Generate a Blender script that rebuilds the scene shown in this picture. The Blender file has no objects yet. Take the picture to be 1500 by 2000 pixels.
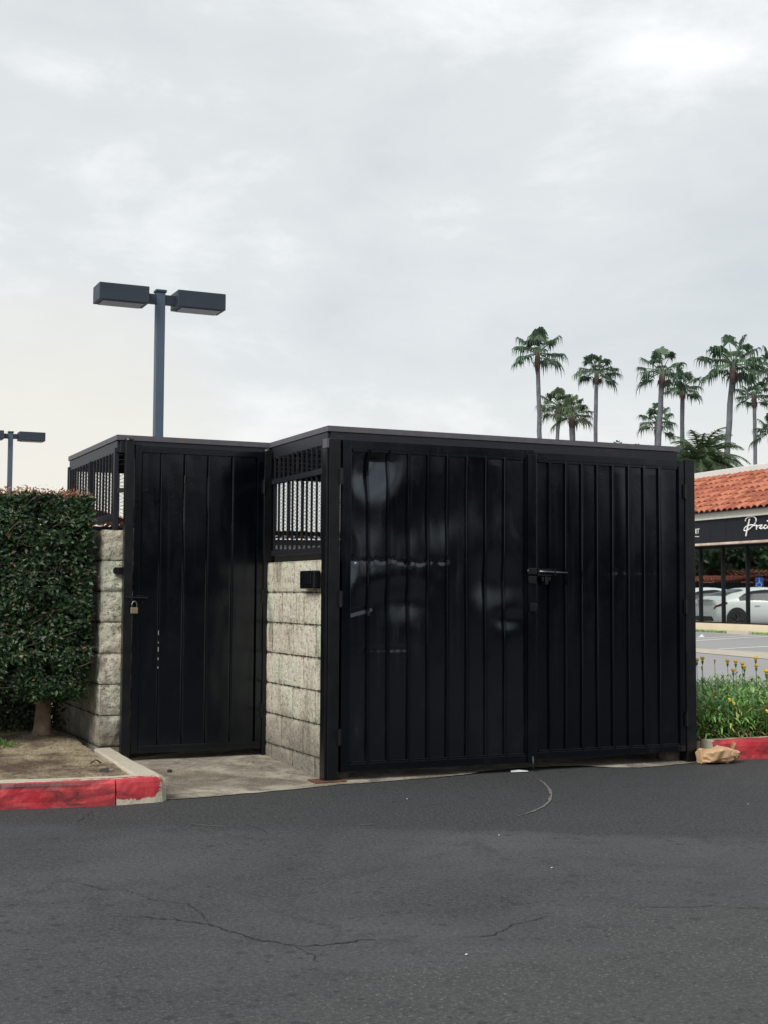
import bpy, bmesh, math, random
from mathutils import Vector, Matrix, noise
R = math.radians
scn = bpy.context.scene
col = scn.collection

# ------------------------------------------------------------------ camera
FPX, PITCH, ROLL, YAW = 2640.7, .0614, .0056, .4249
CAM = Vector((-3.0906, -7.6506, 1.1351))
CF = Vector((math.sin(YAW)*math.cos(PITCH), math.cos(YAW)*math.cos(PITCH), math.sin(PITCH)))
_r0 = Vector((math.cos(YAW), -math.sin(YAW), 0)); _u0 = _r0.cross(CF)
CR = _r0*math.cos(ROLL) + _u0*math.sin(ROLL)
CU = -_r0*math.sin(ROLL) + _u0*math.cos(ROLL)
cd = bpy.data.cameras.new('camera'); cam = bpy.data.objects.new('camera', cd); col.objects.link(cam)
cd.sensor_fit = 'HORIZONTAL'; cd.sensor_width = 36; cd.lens = 36*FPX/1500
cd.clip_start = .05; cd.clip_end = 3000
cam.matrix_world = Matrix(((CR.x, CU.x, -CF.x, CAM.x), (CR.y, CU.y, -CF.y, CAM.y), (CR.z, CU.z, -CF.z, CAM.z), (0, 0, 0, 1)))
scn.camera = cam
def ray(px, py): return CF + CR*((px-750)/FPX) - CU*((py-1000)/FPX)
def at(px, py, d): return CAM + ray(px, py)*d
def on(px, py, ax, v):
    r = ray(px, py); return CAM + r*((v-CAM[ax])/r[ax])
def gnd(px, d):
    p = at(px, 1150, d); return Vector((p.x, p.y, 0))

# ------------------------------------------------------------------ sky and sun
SUN_EL, SUN_DIR = R(42), Vector((-.80, -.52, 0)).normalized()
w = bpy.data.worlds.new('World'); scn.world = w; w.use_nodes = True
nt = w.node_tree; nt.nodes.clear(); N = nt.nodes.new; L = nt.links.new
def wn(t, **k):
    n = N(t)
    for a, b in k.items(): setattr(n, a, b)
    return n
tc = wn('ShaderNodeTexCoord')
sky = wn('ShaderNodeTexSky', sky_type='NISHITA', sun_disc=False, sun_elevation=SUN_EL,
         sun_rotation=math.atan2(SUN_DIR.x, SUN_DIR.y))
mp = wn('ShaderNodeMapping'); mp.inputs['Scale'].default_value = (1, 1, 2.2); L(tc.outputs['Generated'], mp.inputs[0])
n1 = wn('ShaderNodeTexNoise'); n1.inputs['Scale'].default_value = 2.1; n1.inputs['Detail'].default_value = 7; n1.inputs['Roughness'].default_value = .5; n1.inputs['Distortion'].default_value = .35
n2 = wn('ShaderNodeTexNoise'); n2.inputs['Scale'].default_value = 4.6; n2.inputs['Detail'].default_value = 8; n2.inputs['Roughness'].default_value = .64; n2.inputs['Distortion'].default_value = .25
L(mp.outputs[0], n1.inputs[0]); L(mp.outputs[0], n2.inputs[0])
ma = wn('ShaderNodeMath', operation='MULTIPLY_ADD'); L(n2.outputs[0], ma.inputs[0]); ma.inputs[1].default_value = .55; L(n1.outputs[0], ma.inputs[2])
def blob(px, py, cosw, prev, amt):
    d = ray(px, py).normalized()
    dp = wn('ShaderNodeVectorMath', operation='DOT_PRODUCT'); L(tc.outputs['Generated'], dp.inputs[0]); dp.inputs[1].default_value = d
    mr = wn('ShaderNodeMapRange', interpolation_type='SMOOTHSTEP'); mr.inputs['From Min'].default_value = cosw; mr.inputs['From Max'].default_value = 1.; mr.inputs['To Max'].default_value = amt
    L(dp.outputs['Value'], mr.inputs['Value'])
    if prev is None: return mr.outputs[0]
    a = wn('ShaderNodeMath', operation='ADD'); L(mr.outputs[0], a.inputs[0]); L(prev, a.inputs[1]); return a.outputs[0]
s = blob(1080, 180, .980, ma.outputs[0], .13)
s = blob(1240, 330, .994, s, .04)
s = blob(60, 60, .997, s, .06)
s = blob(100, 860, .992, s, .03)
cr = wn('ShaderNodeValToRGB'); L(s, cr.inputs[0])
cr.color_ramp.elements[0].position = .60; cr.color_ramp.elements[0].color = (.625, .66, .68, 1)
cr.color_ramp.elements[1].position = 1.08 - .08; cr.color_ramp.elements[1].color = (.99, 1., 1., 1)
e = cr.color_ramp.elements.new(.84); e.color = (.745, .775, .785, 1)
# warm band low on the horizon
sx = wn('ShaderNodeSeparateXYZ'); L(tc.outputs['Generated'], sx.inputs[0])
mh = wn('ShaderNodeMapRange', interpolation_type='SMOOTHSTEP'); L(sx.outputs[2], mh.inputs[0]); mh.inputs['From Min'].default_value = .20; mh.inputs['From Max'].default_value = .02; mh.inputs['To Max'].default_value = .36
sw = blob(120, 860, .990, mh.outputs[0], .48)
warm = wn('ShaderNodeMixRGB'); warm.inputs[2].default_value = (.92, .87, .755, 1); L(sw, warm.inputs[0]); L(cr.outputs[0], warm.inputs[1])
sc = wn('ShaderNodeMixRGB', blend_type='MULTIPLY'); sc.inputs[0].default_value = 1; L(warm.outputs[0], sc.inputs[1]); sc.inputs[2].default_value = (8.95, 8.95, 8.95, 1)
mx = wn('ShaderNodeMixRGB'); mx.inputs[0].default_value = .93; L(sky.outputs[0], mx.inputs[1]); L(sc.outputs[0], mx.inputs[2])
bg = wn('ShaderNodeBackground'); bg.inputs[1].default_value = .1; L(mx.outputs[0], bg.inputs[0])
wo = wn('ShaderNodeOutputWorld'); L(bg.outputs[0], wo.inputs[0])
sd = bpy.data.lights.new('sun', 'SUN'); sd.energy = 2.7; sd.angle = R(25); sd.color = (1, .95, .87)
so = bpy.data.objects.new('sun', sd); col.objects.link(so)
sv = Vector((SUN_DIR.x*math.cos(SUN_EL), SUN_DIR.y*math.cos(SUN_EL), math.sin(SUN_EL)))
so.rotation_euler = sv.to_track_quat('Z', 'Y').to_euler(); so.location = (-10, -10, 20)
scn.view_settings.view_transform = 'Standard'; scn.view_settings.look = 'None'
scn.view_settings.exposure = .27; scn.view_settings.gamma = 1
scn.render.resolution_x = 768; scn.render.resolution_y = 1024

# ------------------------------------------------------------------ materials
class NM:
    def __init__(s, name):
        s.m = bpy.data.materials.new(name); s.m.use_nodes = True; s.t = s.m.node_tree; s.t.nodes.clear()
        s.out = s.t.nodes.new('ShaderNodeOutputMaterial'); s.b = s.t.nodes.new('ShaderNodeBsdfPrincipled')
        s.l(s.b.outputs[0], s.out.inputs[0]); s.tc = s.t.nodes.new('ShaderNodeTexCoord')
    def l(s, a, b): s.t.links.new(a, b)
    def n(s, t, **k):
        n = s.t.nodes.new(t)
        for a, b in k.items(): setattr(n, a, b)
        return n
    def vec(s, scale=(1, 1, 1), coord='Object'):
        m = s.n('ShaderNodeMapping'); m.inputs['Scale'].default_value = scale; s.l(s.tc.outputs[coord], m.inputs[0]); return m.outputs[0]
    def noise(s, scale, detail=4, rough=.55, dist=0, vec=None):
        n = s.n('ShaderNodeTexNoise'); n.inputs['Scale'].default_value = scale; n.inputs['Detail'].default_value = detail
        n.inputs['Roughness'].default_value = rough; n.inputs['Distortion'].default_value = dist
        s.l(vec or s.tc.outputs['Object'], n.inputs['Vector']); return n.outputs[0]
    def voro(s, scale, feature='F1', vec=None, out=0):
        n = s.n('ShaderNodeTexVoronoi', feature=feature); n.inputs['Scale'].default_value = scale
        s.l(vec or s.tc.outputs['Object'], n.inputs['Vector']); return n.outputs[out]
    def ramp(s, v, stops, interp='LINEAR'):
        r = s.n('ShaderNodeValToRGB'); s.l(v, r.inputs[0]); r.color_ramp.interpolation = interp; el = r.color_ramp.elements
        while len(el) < len(stops): el.new(.5)
        for e_, (p, c) in zip(el, stops):
            e_.position = p; e_.color = tuple(c)+(1,) if hasattr(c, '__len__') else (c, c, c, 1)
        return r.outputs[0]
    def mix(s, f, a, b, mode='MIX'):
        m = s.n('ShaderNodeMixRGB', blend_type=mode)
        for i, v in enumerate((f, a, b)):
            if isinstance(v, (int, float)): m.inputs[i].default_value = v if i == 0 else (v, v, v, 1)
            elif isinstance(v, tuple): m.inputs[i].default_value = v+(1,)
            else: s.l(v, m.inputs[i])
        return m.outputs[0]
    def math(s, op, a, b=0):
        m = s.n('ShaderNodeMath', operation=op)
        for i, v in enumerate((a, b)):
            if isinstance(v, (int, float)): m.inputs[i].default_value = v
            else: s.l(v, m.inputs[i])
        return m.outputs[0]
    def xyz(s, i, coord='Object'):
        x = s.n('ShaderNodeSeparateXYZ'); s.l(s.tc.outputs[coord], x.inputs[0]); return x.outputs[i]
    def mr(s, v, a, b, c=0, d=1, smooth=False):
        m = s.n('ShaderNodeMapRange', interpolation_type='SMOOTHSTEP' if smooth else 'LINEAR'); s.l(v, m.inputs[0])
        for i, q in enumerate((a, b, c, d)): m.inputs[i+1].default_value = q
        return m.outputs[0]
    def set(s, **k):
        for a, v in k.items():
            i = s.b.inputs[{'color': 'Base Color', 'rough': 'Roughness', 'metal': 'Metallic', 'spec': 'Specular IOR Level', 'coat': 'Coat Weight', 'emit': 'Emission Color', 'es': 'Emission Strength'}[a]]
            if isinstance(v, (int, float)): i.default_value = v
            elif isinstance(v, tuple): i.default_value = v+(1,)
            else: s.l(v, i)
        return s
    def bump(s, h, strength, dist=.01):
        b = s.n('ShaderNodeBump'); b.inputs['Strength'].default_value = strength; b.inputs['Distance'].default_value = dist
        s.l(h, b.inputs['Height']); s.l(b.outputs[0], s.b.inputs['Normal']); return s

def simple(name, c1, c2=None, scale=8, rough=.6, bump=.15, bscale=60, metal=0, spec=.5, coat=0, dist=.003):
    q = NM(name)
    c2 = c2 or tuple(x*.75 for x in c1)
    q.set(color=q.mix(q.ramp(q.noise(scale, 6), [(.35, 0), (.65, 1)]), c1, c2), rough=q.mr(q.noise(scale*2, 3), .3, .7, rough*.85, min(1, rough*1.15)), metal=metal, spec=spec, coat=coat)
    if bump: q.bump(q.noise(bscale, 4), bump, dist)
    return q.m
M = {}
# black gate paint: glossy, orange-peeled, scuffed
def gate_paint(name, scuff, spec=.62):
    q = NM(name)
    n = q.noise(2.2, 6, .6, .4)
    dust = q.ramp(q.noise(5, 9, .7, .5, q.vec((1, 1, .35))), [(.52, 0), (.78, 1)])
    spots = q.ramp(q.voro(9), [(.0, 1), (.018, 0)])
    scr_ = q.ramp(q.noise(38, 5, .75, .3, q.vec((1, 1, .10))), [(.66, 0), (.74, 1)])
    run = q.ramp(q.noise(26, 3, .5, 0, q.vec((1, 1, .04))), [(.55, 0), (.8, 1)])
    c = q.mix(q.math('MULTIPLY', dust, scuff), (.0006, .0012, .0026), (.009, .0095, .011))
    c = q.mix(q.math('MULTIPLY', spots, .5), c, (.16, .15, .14))
    c = q.mix(q.math('MULTIPLY', scr_, .35*scuff+.1), c, (.06, .06, .062))
    q.set(color=c, rough=q.math('ADD', q.mr(n, .3, .7, .11, .22), q.math('MULTIPLY', q.math('ADD', dust, run), .10)), spec=spec)
    q.b.inputs['Specular Tint'].default_value = (.80, .90, 1, 1)
    q.bump(q.math('ADD', q.noise(55, 5, .6), q.math('MULTIPLY', q.noise(5, 3), 4)), .10, .0022)
    return q.m
M['gate'] = gate_paint('black_gate_paint', .35)
M['gate_dented'] = gate_paint('black_gate_paint_scuffed', .8, 1.0)
M['black_metal'] = simple('black_metal', (.0012, .0018, .0036), (.004, .0042, .0055), 7, .36, .2, 90)
q = NM('weathered_black_metal')   # lattice, posts
rust = q.ramp(q.noise(9, 8, .65, .4), [(.58, 0), (.72, 1)])
q.set(color=q.mix(q.math('MULTIPLY', rust, .8), (.011, .012, .018), (.045, .030, .025)), rough=.5).bump(q.noise(80, 4), .3, .002); M['lattice'] = q.m
q = NM('dusty_roof_trim')
rust = q.ramp(q.noise(6, 8, .65, .4), [(.60, 0), (.74, 1)])
q.set(color=q.mix(rust, q.mix(q.noise(18, 6), (.060, .060, .080), (.12, .112, .125)), (.15, .085, .045)), rough=.6).bump(q.noise(80, 4), .3, .002); M['trim'] = q.m
M['corrugated'] = simple('dark_corrugated_steel', (.014, .015, .024), (.03, .028, .036), 5, .5, .15)
# blocks
def blockmat(name, green):
    q = NM(name)
    spec = q.noise(42, 6, .78)
    speck = q.ramp(spec, [(.385, 1), (.47, 0)])
    spk2 = q.ramp(q.noise(160, 3, .6), [(.40, 1), (.50, 0)])
    base = q.mix(q.noise(3.5, 6), (.74, .70, .60), (.63, .59, .49))
    base = q.mix(q.ramp(q.noise(2.6, 4, .6, .6), [(.48, 0), (.62, green)]), base, (.66, .71, .57))
    isl = q.n('ShaderNodeNewGeometry')
    base = q.mix(q.mr(isl.outputs['Random Per Island'], 0, 1, 0, .22), base, (.52, .44, .33))
    c = q.mix(q.math('MULTIPLY', speck, .85), base, (.15, .11, .08))
    c = q.mix(q.math('MULTIPLY', spk2, .45), c, (.19, .16, .125))
    # grime rising from the ground, irregular
    z = q.math('ADD', q.xyz(2), q.math('MULTIPLY', q.noise(4.5, 6, .65), -.75))
    c = q.mix(q.mr(z, .22, -.30, 0, .72, True), c, (.085, .08, .07))
    streak = q.ramp(q.noise(5, 5, .6, .2, q.vec((1, 1.6, .35))), [(.52, 0), (.66, 1)])
    c = q.mix(q.math('MULTIPLY', streak, .74), c, (.15, .125, .095))
    q.set(color=c, rough=.92, spec=.2).bump(q.math('ADD', spec, q.math('MULTIPLY', q.noise(30, 4), 1.2)), 1., .010)
    return q.m
M['block'] = blockmat('split_face_block', .9)
M['grey_block'] = simple('grey_block', (.55, .53, .50), (.45, .43, .40), 6, .9, .3)
M['mortar'] = simple('dark_mortar', (.035, .032, .028), (.06, .055, .05), 20, .95, .4)
# asphalt
q = NM('asphalt')
fine = q.noise(190, 5, .75); mid = q.noise(22, 6, .7); big = q.noise(.8, 6, .6, .5)
base = q.mix(big, (.041, .045, .049), (.058, .063, .067))
base = q.mix(q.ramp(mid, [(.35, .55), (.7, 0)]), base, (.036, .038, .042))
stretch = q.noise(.9, 6, .62, .9, q.vec((.55, 1.2, 1)))
base = q.mix(q.ramp(stretch, [(.45, 0), (.65, .4)]), base, (.085, .089, .094))
# darker newer coat along the enclosure, wavy edge
edge = q.math('ADD', q.math('ADD', q.xyz(1), q.math('MULTIPLY', q.xyz(0), .52)), q.math('MULTIPLY', q.noise(1.3, 6, .6), .9))
def dots(scale, rad, frac):
    vd = q.voro(scale); vc = q.voro(scale, out=1); sr = q.n('ShaderNodeSeparateColor'); q.l(vc, sr.inputs[0])
    return q.math('MULTIPLY', q.ramp(vd, [(rad*.6, 1), (rad, 0)]), q.math('GREATER_THAN', sr.outputs[0], 1-frac)), sr.outputs[1]
fg = q.mr(q.math('ADD', q.math('ADD', q.xyz(1), q.math('MULTIPLY', q.xyz(0), -.25)), q.math('MULTIPLY', q.noise(1.1, 6, .65), 1.6)), -2.2, -3.0, 0, 1, True)
base = q.mix(q.math('MULTIPLY', fg, .55), base, q.mix(q.noise(45, 6, .75), (.040, .040, .040), (.105, .103, .100)))
base = q.mix(q.ramp(q.noise(.45, 5, .6, .8), [(.42, 0), (.62, .6)]), base, (.098, .102, .106))
base = q.mix(q.ramp(q.noise(2.6, 7, .7, 1.2), [(.52, 0), (.66, .6)]), base, (.028, .030, .032))
base = q.mix(1.0, base, (.78, .79, .81), 'MULTIPLY')
base = q.mix(q.mr(q.math('ADD', edge, q.math('MULTIPLY', q.noise(9, 6, .7), .16)), -1.50, -1.18, 0, .88, True), base, q.mix(q.noise(4, 6, .7), (.020, .021, .024), (.036, .037, .040)))
aggm = q.math('ADD', q.math('MULTIPLY', q.ramp(q.noise(1.6, 4), [(.45, .0), (.7, 1)]), .5), q.math('MULTIPLY', fg, .55))
d1, r1 = dots(85, .42, .20); d2, r2 = dots(42, .22, .05)
base = q.mix(q.math('MULTIPLY', q.math('MULTIPLY', d1, aggm), .55), base, q.mix(r1, (.10, .10, .10), (.30, .29, .27)))
base = q.mix(q.math('MULTIPLY', q.math('MULTIPLY', d2, aggm), .7), base, (.26, .26, .25))
base = q.mix(q.ramp(q.noise(62, 6, .85), [(.50, 0), (.64, .75)]), base, (.120, .122, .123))
base = q.mix(q.ramp(q.noise(48, 6, .85), [(.36, .8), (.48, 0)]), base, (.018, .019, .021))
d3, r3 = dots(13, .34, .30); d4, r4 = dots(26, .34, .22)
spots = q.math('MAXIMUM', q.math('MULTIPLY', d3, q.ramp(q.noise(60, 3), [(.35, 0), (.5, 1)])), d4)
spm = q.ramp(q.noise(1.1, 2), [(.42, 0), (.54, 1)])
base = q.mix(q.math('MULTIPLY', q.math('MULTIPLY', spots, spm), .75), base, (.022, .022, .024))
q.set(color=base, rough=q.mr(mid, .3, .7, .72, .92), spec=.35)
q.bump(q.math('ADD', fine, q.math('MULTIPLY', q.voro(150), .7)), .55, .004); M['asphalt'] = q.m
M['crack'] = simple('crack_filler', (.010, .010, .011), (.02, .02, .02), 30, .95, 0)
M['scrape'] = simple('pale_scrape', (.17, .165, .14), (.10, .098, .09), 30, .8, .3)
q = NM('lot_asphalt')
q.set(color=q.mix(q.noise(.6, 6, .6, 0, q.vec((1, .3, 1))), (.23, .23, .235), (.30, .30, .305)), rough=.85).bump(q.noise(120, 4), .3, .004); M['lot'] = q.m
M['line'] = simple('road_marking_white', (.62, .62, .60), (.42, .42, .41), 12, .7, .1)
M['gutter'] = simple('beige_concrete_gutter', (.46, .41, .33), (.36, .33, .28), 4, .85, .2)
# concrete pad
q = NM('stained_concrete')
c = q.mix(q.ramp(q.noise(2.2, 8, .65, .5), [(.35, 0), (.62, 1)]), (.40, .365, .295), (.15, .13, .105))
c = q.mix(q.ramp(q.noise(5, 8, .7, .6), [(.45, 0), (.62, .85)]), c, (.085, .075, .065))
c = q.mix(q.ramp(q.noise(1.3, 4, .6, 0), [(.50, 0), (.7, .55)]), c, (.12, .085, .06))
c = q.mix(q.ramp(q.noise(90, 4, .7), [(.5, 0), (.7, .6)]), c, (.42, .39, .33))
q.set(color=c, rough=.9, spec=.3).bump(q.noise(60, 6, .7), .5, .004); M['pad'] = q.m
# kerb
def kerbmat(name, red_front, axis_front=True):
    q = NM(name)
    conc = q.mix(q.noise(9, 7, .65), (.52, .475, .385), (.38, .34, .275))
    conc = q.mix(q.ramp(q.noise(90, 4, .7), [(.5, 0), (.68, .5)]), conc, (.18, .16, .13))
    if red_front:
        red = q.mix(q.noise(8, 6, .65, .3), (.48, .018, .034), (.30, .012, .022))
        red = q.mix(q.ramp(q.noise(3, 6, .7), [(.45, 0), (.65, .5)]), red, (.62, .10, .10))
        dirt = q.ramp(q.noise(5, 7, .65, .8, q.vec((.6, 1, 2.2))), [(.46, 0), (.66, .9)])
        red = q.mix(dirt, red, (.055, .014, .018))
        chips = q.math('ADD', q.math('MULTIPLY', q.noise(20, 6, .7), .65), q.math('MULTIPLY', q.noise(75, 4, .7), .35))
        z = q.xyz(2)
        at_ = q.n('ShaderNodeAttribute', attribute_name='paint')
        thr = q.math('SUBTRACT', q.math('ADD', at_.outputs['Fac'], 0), q.math('MULTIPLY', chips, .55))
        msk = q.ramp(thr, [(.20, 0), (.235, 1)])
        rub = q.math('MULTIPLY', q.mr(z, .098, .112, 0, 1, True), q.mr(q.math('ADD', q.xyz(0), q.math('MULTIPLY', q.noise(9, 5), .5)), -1.15, -1.45, 0, .85, True))
        rub = q.math('MULTIPLY', rub, q.mr(z, .134, .124, 0, 1, True))
        red = q.mix(rub, red, (.03, .016, .02))
        pk = q.ramp(q.noise(48, 5, .8), [(.66, 0), (.69, 1)]); msk = q.mix(pk, msk, 0.0)
        topz = q.ramp(q.noise(7, 5, .7, .3, q.vec((.5, 2.5, 1))), [(.50, 0), (.56, .75)])
        q.set(color=q.mix(msk, conc, red), rough=q.mr(msk, 0, 1, .9, .5))
    else: q.set(color=conc, rough=.9)
    q.bump(q.noise(45, 6, .7), .5, .005)
    return q.m
M['kerb_red'] = kerbmat('worn_red_kerb_paint', True)
M['kerb'] = kerbmat('bare_kerb_concrete', False)
q = NM('planter_soil')
c = q.mix(q.ramp(q.noise(3.2, 7, .65, .3), [(.42, 0), (.60, 1)]), (.13, .095, .07), (.40, .33, .225))
c = q.mix(q.ramp(q.noise(70, 5, .7), [(.45, 0), (.65, .8)]), c, (.035, .026, .020))
q.set(color=c, rough=.95, spec=.2).bump(q.noise(50, 6, .75), 1., .012); M['soil'] = q.m
# foliage
def leafmat(name, stops, rough=.42, spec=.45, trans=.25, clump=6.):
    q = NM(name); g = q.n('ShaderNodeNewGeometry')
    c = q.ramp(g.outputs['Random Per Island'], stops)
    c = q.mix(1.0, c, q.ramp(q.noise(clump, 4, .6), [(.35, .50), (.65, 1.25)]), 'MULTIPLY')
    q.set(color=c, rough=rough, spec=spec)
    if trans:
        t = q.n('ShaderNodeBsdfTranslucent'); q.l(c, t.inputs[0]); m = q.n('ShaderNodeMixShader'); m.inputs[0].default_value = trans
        q.l(q.b.outputs[0], m.inputs[1]); q.l(t.outputs[0], m.inputs[2]); q.l(m.outputs[0], q.out.inputs[0])
    return q.m
M['hedge'] = leafmat('hedge_leaves', [(0, (.012, .030, .014)), (.45, (.022, .055, .020)), (.8, (.036, .082, .028)), (.95, (.06, .11, .035)), (.99, (.12, .12, .04)), (1, (.09, .10, .035))])
M['hedge_red'] = leafmat('hedge_new_growth', [(0, (.26, .06, .035)), (.5, (.40, .15, .09)), (.8, (.30, .20, .07)), (1, (.07, .11, .04))])
M['bark'] = simple('pale_bark', (.30, .215, .155), (.19, .14, .10), 14, .85, .9, 40, dist=.008)
M['twig'] = simple('grey_twig', (.16, .125, .10), (.10, .08, .06), 14, .85, .3)
M['blade'] = leafmat('bed_leaves', [(0, (.09, .21, .05)), (.5, (.17, .37, .085)), (.82, (.29, .52, .17)), (.92, (.46, .55, .19)), (1, (.50, .34, .15))], .4)
M['petal'] = simple('yellow_petals', (.95, .66, .04), (.88, .50, .03), 60, .6, 0)
M['stem'] = simple('green_stem', (.10, .20, .05), None, 30, .6, 0)
M['calyx'] = simple('dark_green_calyx', (.10, .19, .05), None, 30, .6, 0)
M['palm'] = leafmat('fan_palm_fronds', [(0, (.050, .095, .058)), (.6, (.08, .145, .085)), (1, (.13, .20, .12))], .5, .3, .3, clump=.8)
M['palm_light'] = leafmat('young_palm_fronds', [(0, (.06, .10, .055)), (.6, (.10, .155, .08)), (1, (.16, .20, .12))], .5, .3, .3, clump=.8)
M['palm_trunk'] = simple('hazed_palm_trunk_bark', (.135, .145, .165), (.095, .10, .115), 3, .9, .6, 12, dist=.03)  # distance haze is put into this bluish grey
M['skirt'] = simple('dead_palm_fibres', (.13, .085, .08), (.09, .06, .06), 6, .9, .6, 20, dist=.03)
M['datepalm'] = leafmat('date_palm_fronds', [(0, (.05, .085, .045)), (.6, (.085, .135, .065)), (1, (.15, .19, .10))], .5, .3, .3)
M['tree'] = leafmat('tree_leaves', [(0, (.015, .035, .015)), (.6, (.035, .07, .028)), (1, (.07, .11, .04))], .5, .3, .2, clump=.5)
M['tbark'] = simple('tree_bark', (.12, .09, .07), None, 5, .9, .5)
# building
M['stucco'] = simple('pale_stucco_trim', (.70, .67, .60), (.64, .61, .54), 3, .85, .2, 50)
M['white_band'] = simple('white_parapet', (.62, .62, .61), (.56, .56, .55), 2, .8, .1)
M['cream'] = simple('cream_low_wall', (.74, .64, .46), (.68, .57, .41), 2, .8, .1)
M['sign_panel'] = simple('black_sign_panel', (.008, .009, .014), (.012, .013, .019), 1, .5, .05, 6, spec=.2)
M['letter'] = simple('white_lettering', (.80, .80, .80), (.76, .76, .76), 3, .5, 0)
M['copper'] = simple('copper_trim', (.42, .28, .20), (.62, .52, .44), 3, .35, .05)
M['alu'] = simple('dark_bronze_mullion', (.006, .007, .010), None, 5, .5, 0, spec=.2)
M['soffit'] = simple('brown_soffit', (.20, .11, .075), None, 3, .8, 0)
M['interior'] = simple('dark_interior', (.02, .02, .022), None, 3, .8, 0)
q = NM('reflective_shop_glass'); q.set(color=q.mix(q.noise(.7, 2), (.66, .72, .72), (.72, .77, .76)), rough=.015, metal=1.0)
q.bump(q.noise(1.3, 2), .018, .02); M['glass'] = q.m
q = NM('terracotta_tiles'); g = q.n('ShaderNodeNewGeometry')
c = q.ramp(g.outputs['Random Per Island'], [(0, (.23, .072, .045)), (.5, (.36, .115, .068)), (1, (.45, .175, .105))])
c = q.mix(q.ramp(q.noise(5, 6, .7), [(.5, 0), (.75, .5)]), c, (.27, .085, .05))
q.set(color=c, rough=.8, spec=.25).bump(q.noise(40, 4), .3, .004); M['tile'] = q.m
M['lamp_metal'] = simple('dark_bronze_lamp', (.016, .026, .042), (.022, .034, .052), 3, .55, .05)
M['lamp_pole'] = simple('blue_grey_pole_paint', (.055, .085, .125), (.065, .098, .14), 2, .55, .05)
M['lens'] = simple('lamp_lens', (.14, .15, .16), (.11, .12, .13), 6, .3, 0)
M['paper'] = simple('brown_kraft_paper', (.50, .33, .19), (.42, .265, .145), 9, .75, .25, 60)
M['brass'] = simple('brass_lock_body', (.30, .24, .17), (.24, .18, .12), 20, .5, .1, metal=.5)
M['chrome'] = simple('steel_shackle', (.35, .36, .38), None, 20, .3, 0, metal=.9)
M['bolt'] = simple('highlight_grey_bolt', (.16, .165, .18), (.10, .10, .11), 20, .28, 0, metal=.8)  # the bolt's bright highlight is put into this pale metallic grey
M['rust'] = simple('rusty_plate', (.14, .055, .030), (.06, .03, .02), 25, .8, .5)
M['white_plastic'] = simple('pale_litter', (.60, .62, .66), (.45, .47, .50), 30, .5, 0)
M['black_plastic'] = simple('black_plastic', (.02, .022, .022), None, 30, .45, 0)
M['dry_leaf'] = leafmat('dry_leaves', [(0, (.10, .06, .035)), (.6, (.22, .14, .08)), (1, (.34, .26, .16))], .8, .2, 0)
M['car_white'] = simple('white_car_paint', (.78, .80, .80), (.75, .77, .77), .5, .25, 0, coat=1.)
M['car_silver'] = simple('silver_car_paint', (.42, .44, .46), (.38, .40, .42), .5, .3, 0, coat=1.)
M['car_glass'] = simple('tinted_car_glass', (.02, .026, .03), None, .5, .22, 0, spec=.15)
M['tyre'] = simple('black_tyre', (.015, .015, .016), None, 20, .8, .2)
M['rim'] = simple('grey_alloy_rim', (.10, .10, .105), None, 8, .4, 0, metal=.6)
M['tail'] = simple('dark_red_tail_light', (.10, .012, .015), (.05, .01, .012), 4, .2, 0)
M['blue'] = simple('blue_sign_face', (.02, .13, .55), (.02, .12, .48), 4, .5, 0)
M['shop_wall'] = simple('grey_brown_shop_wall', (.16, .13, .12), (.12, .10, .09), 1, .85, .1)
M['shop_glass'] = simple('dark_shop_window', (.04, .05, .055), None, 1, .12, 0)

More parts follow.
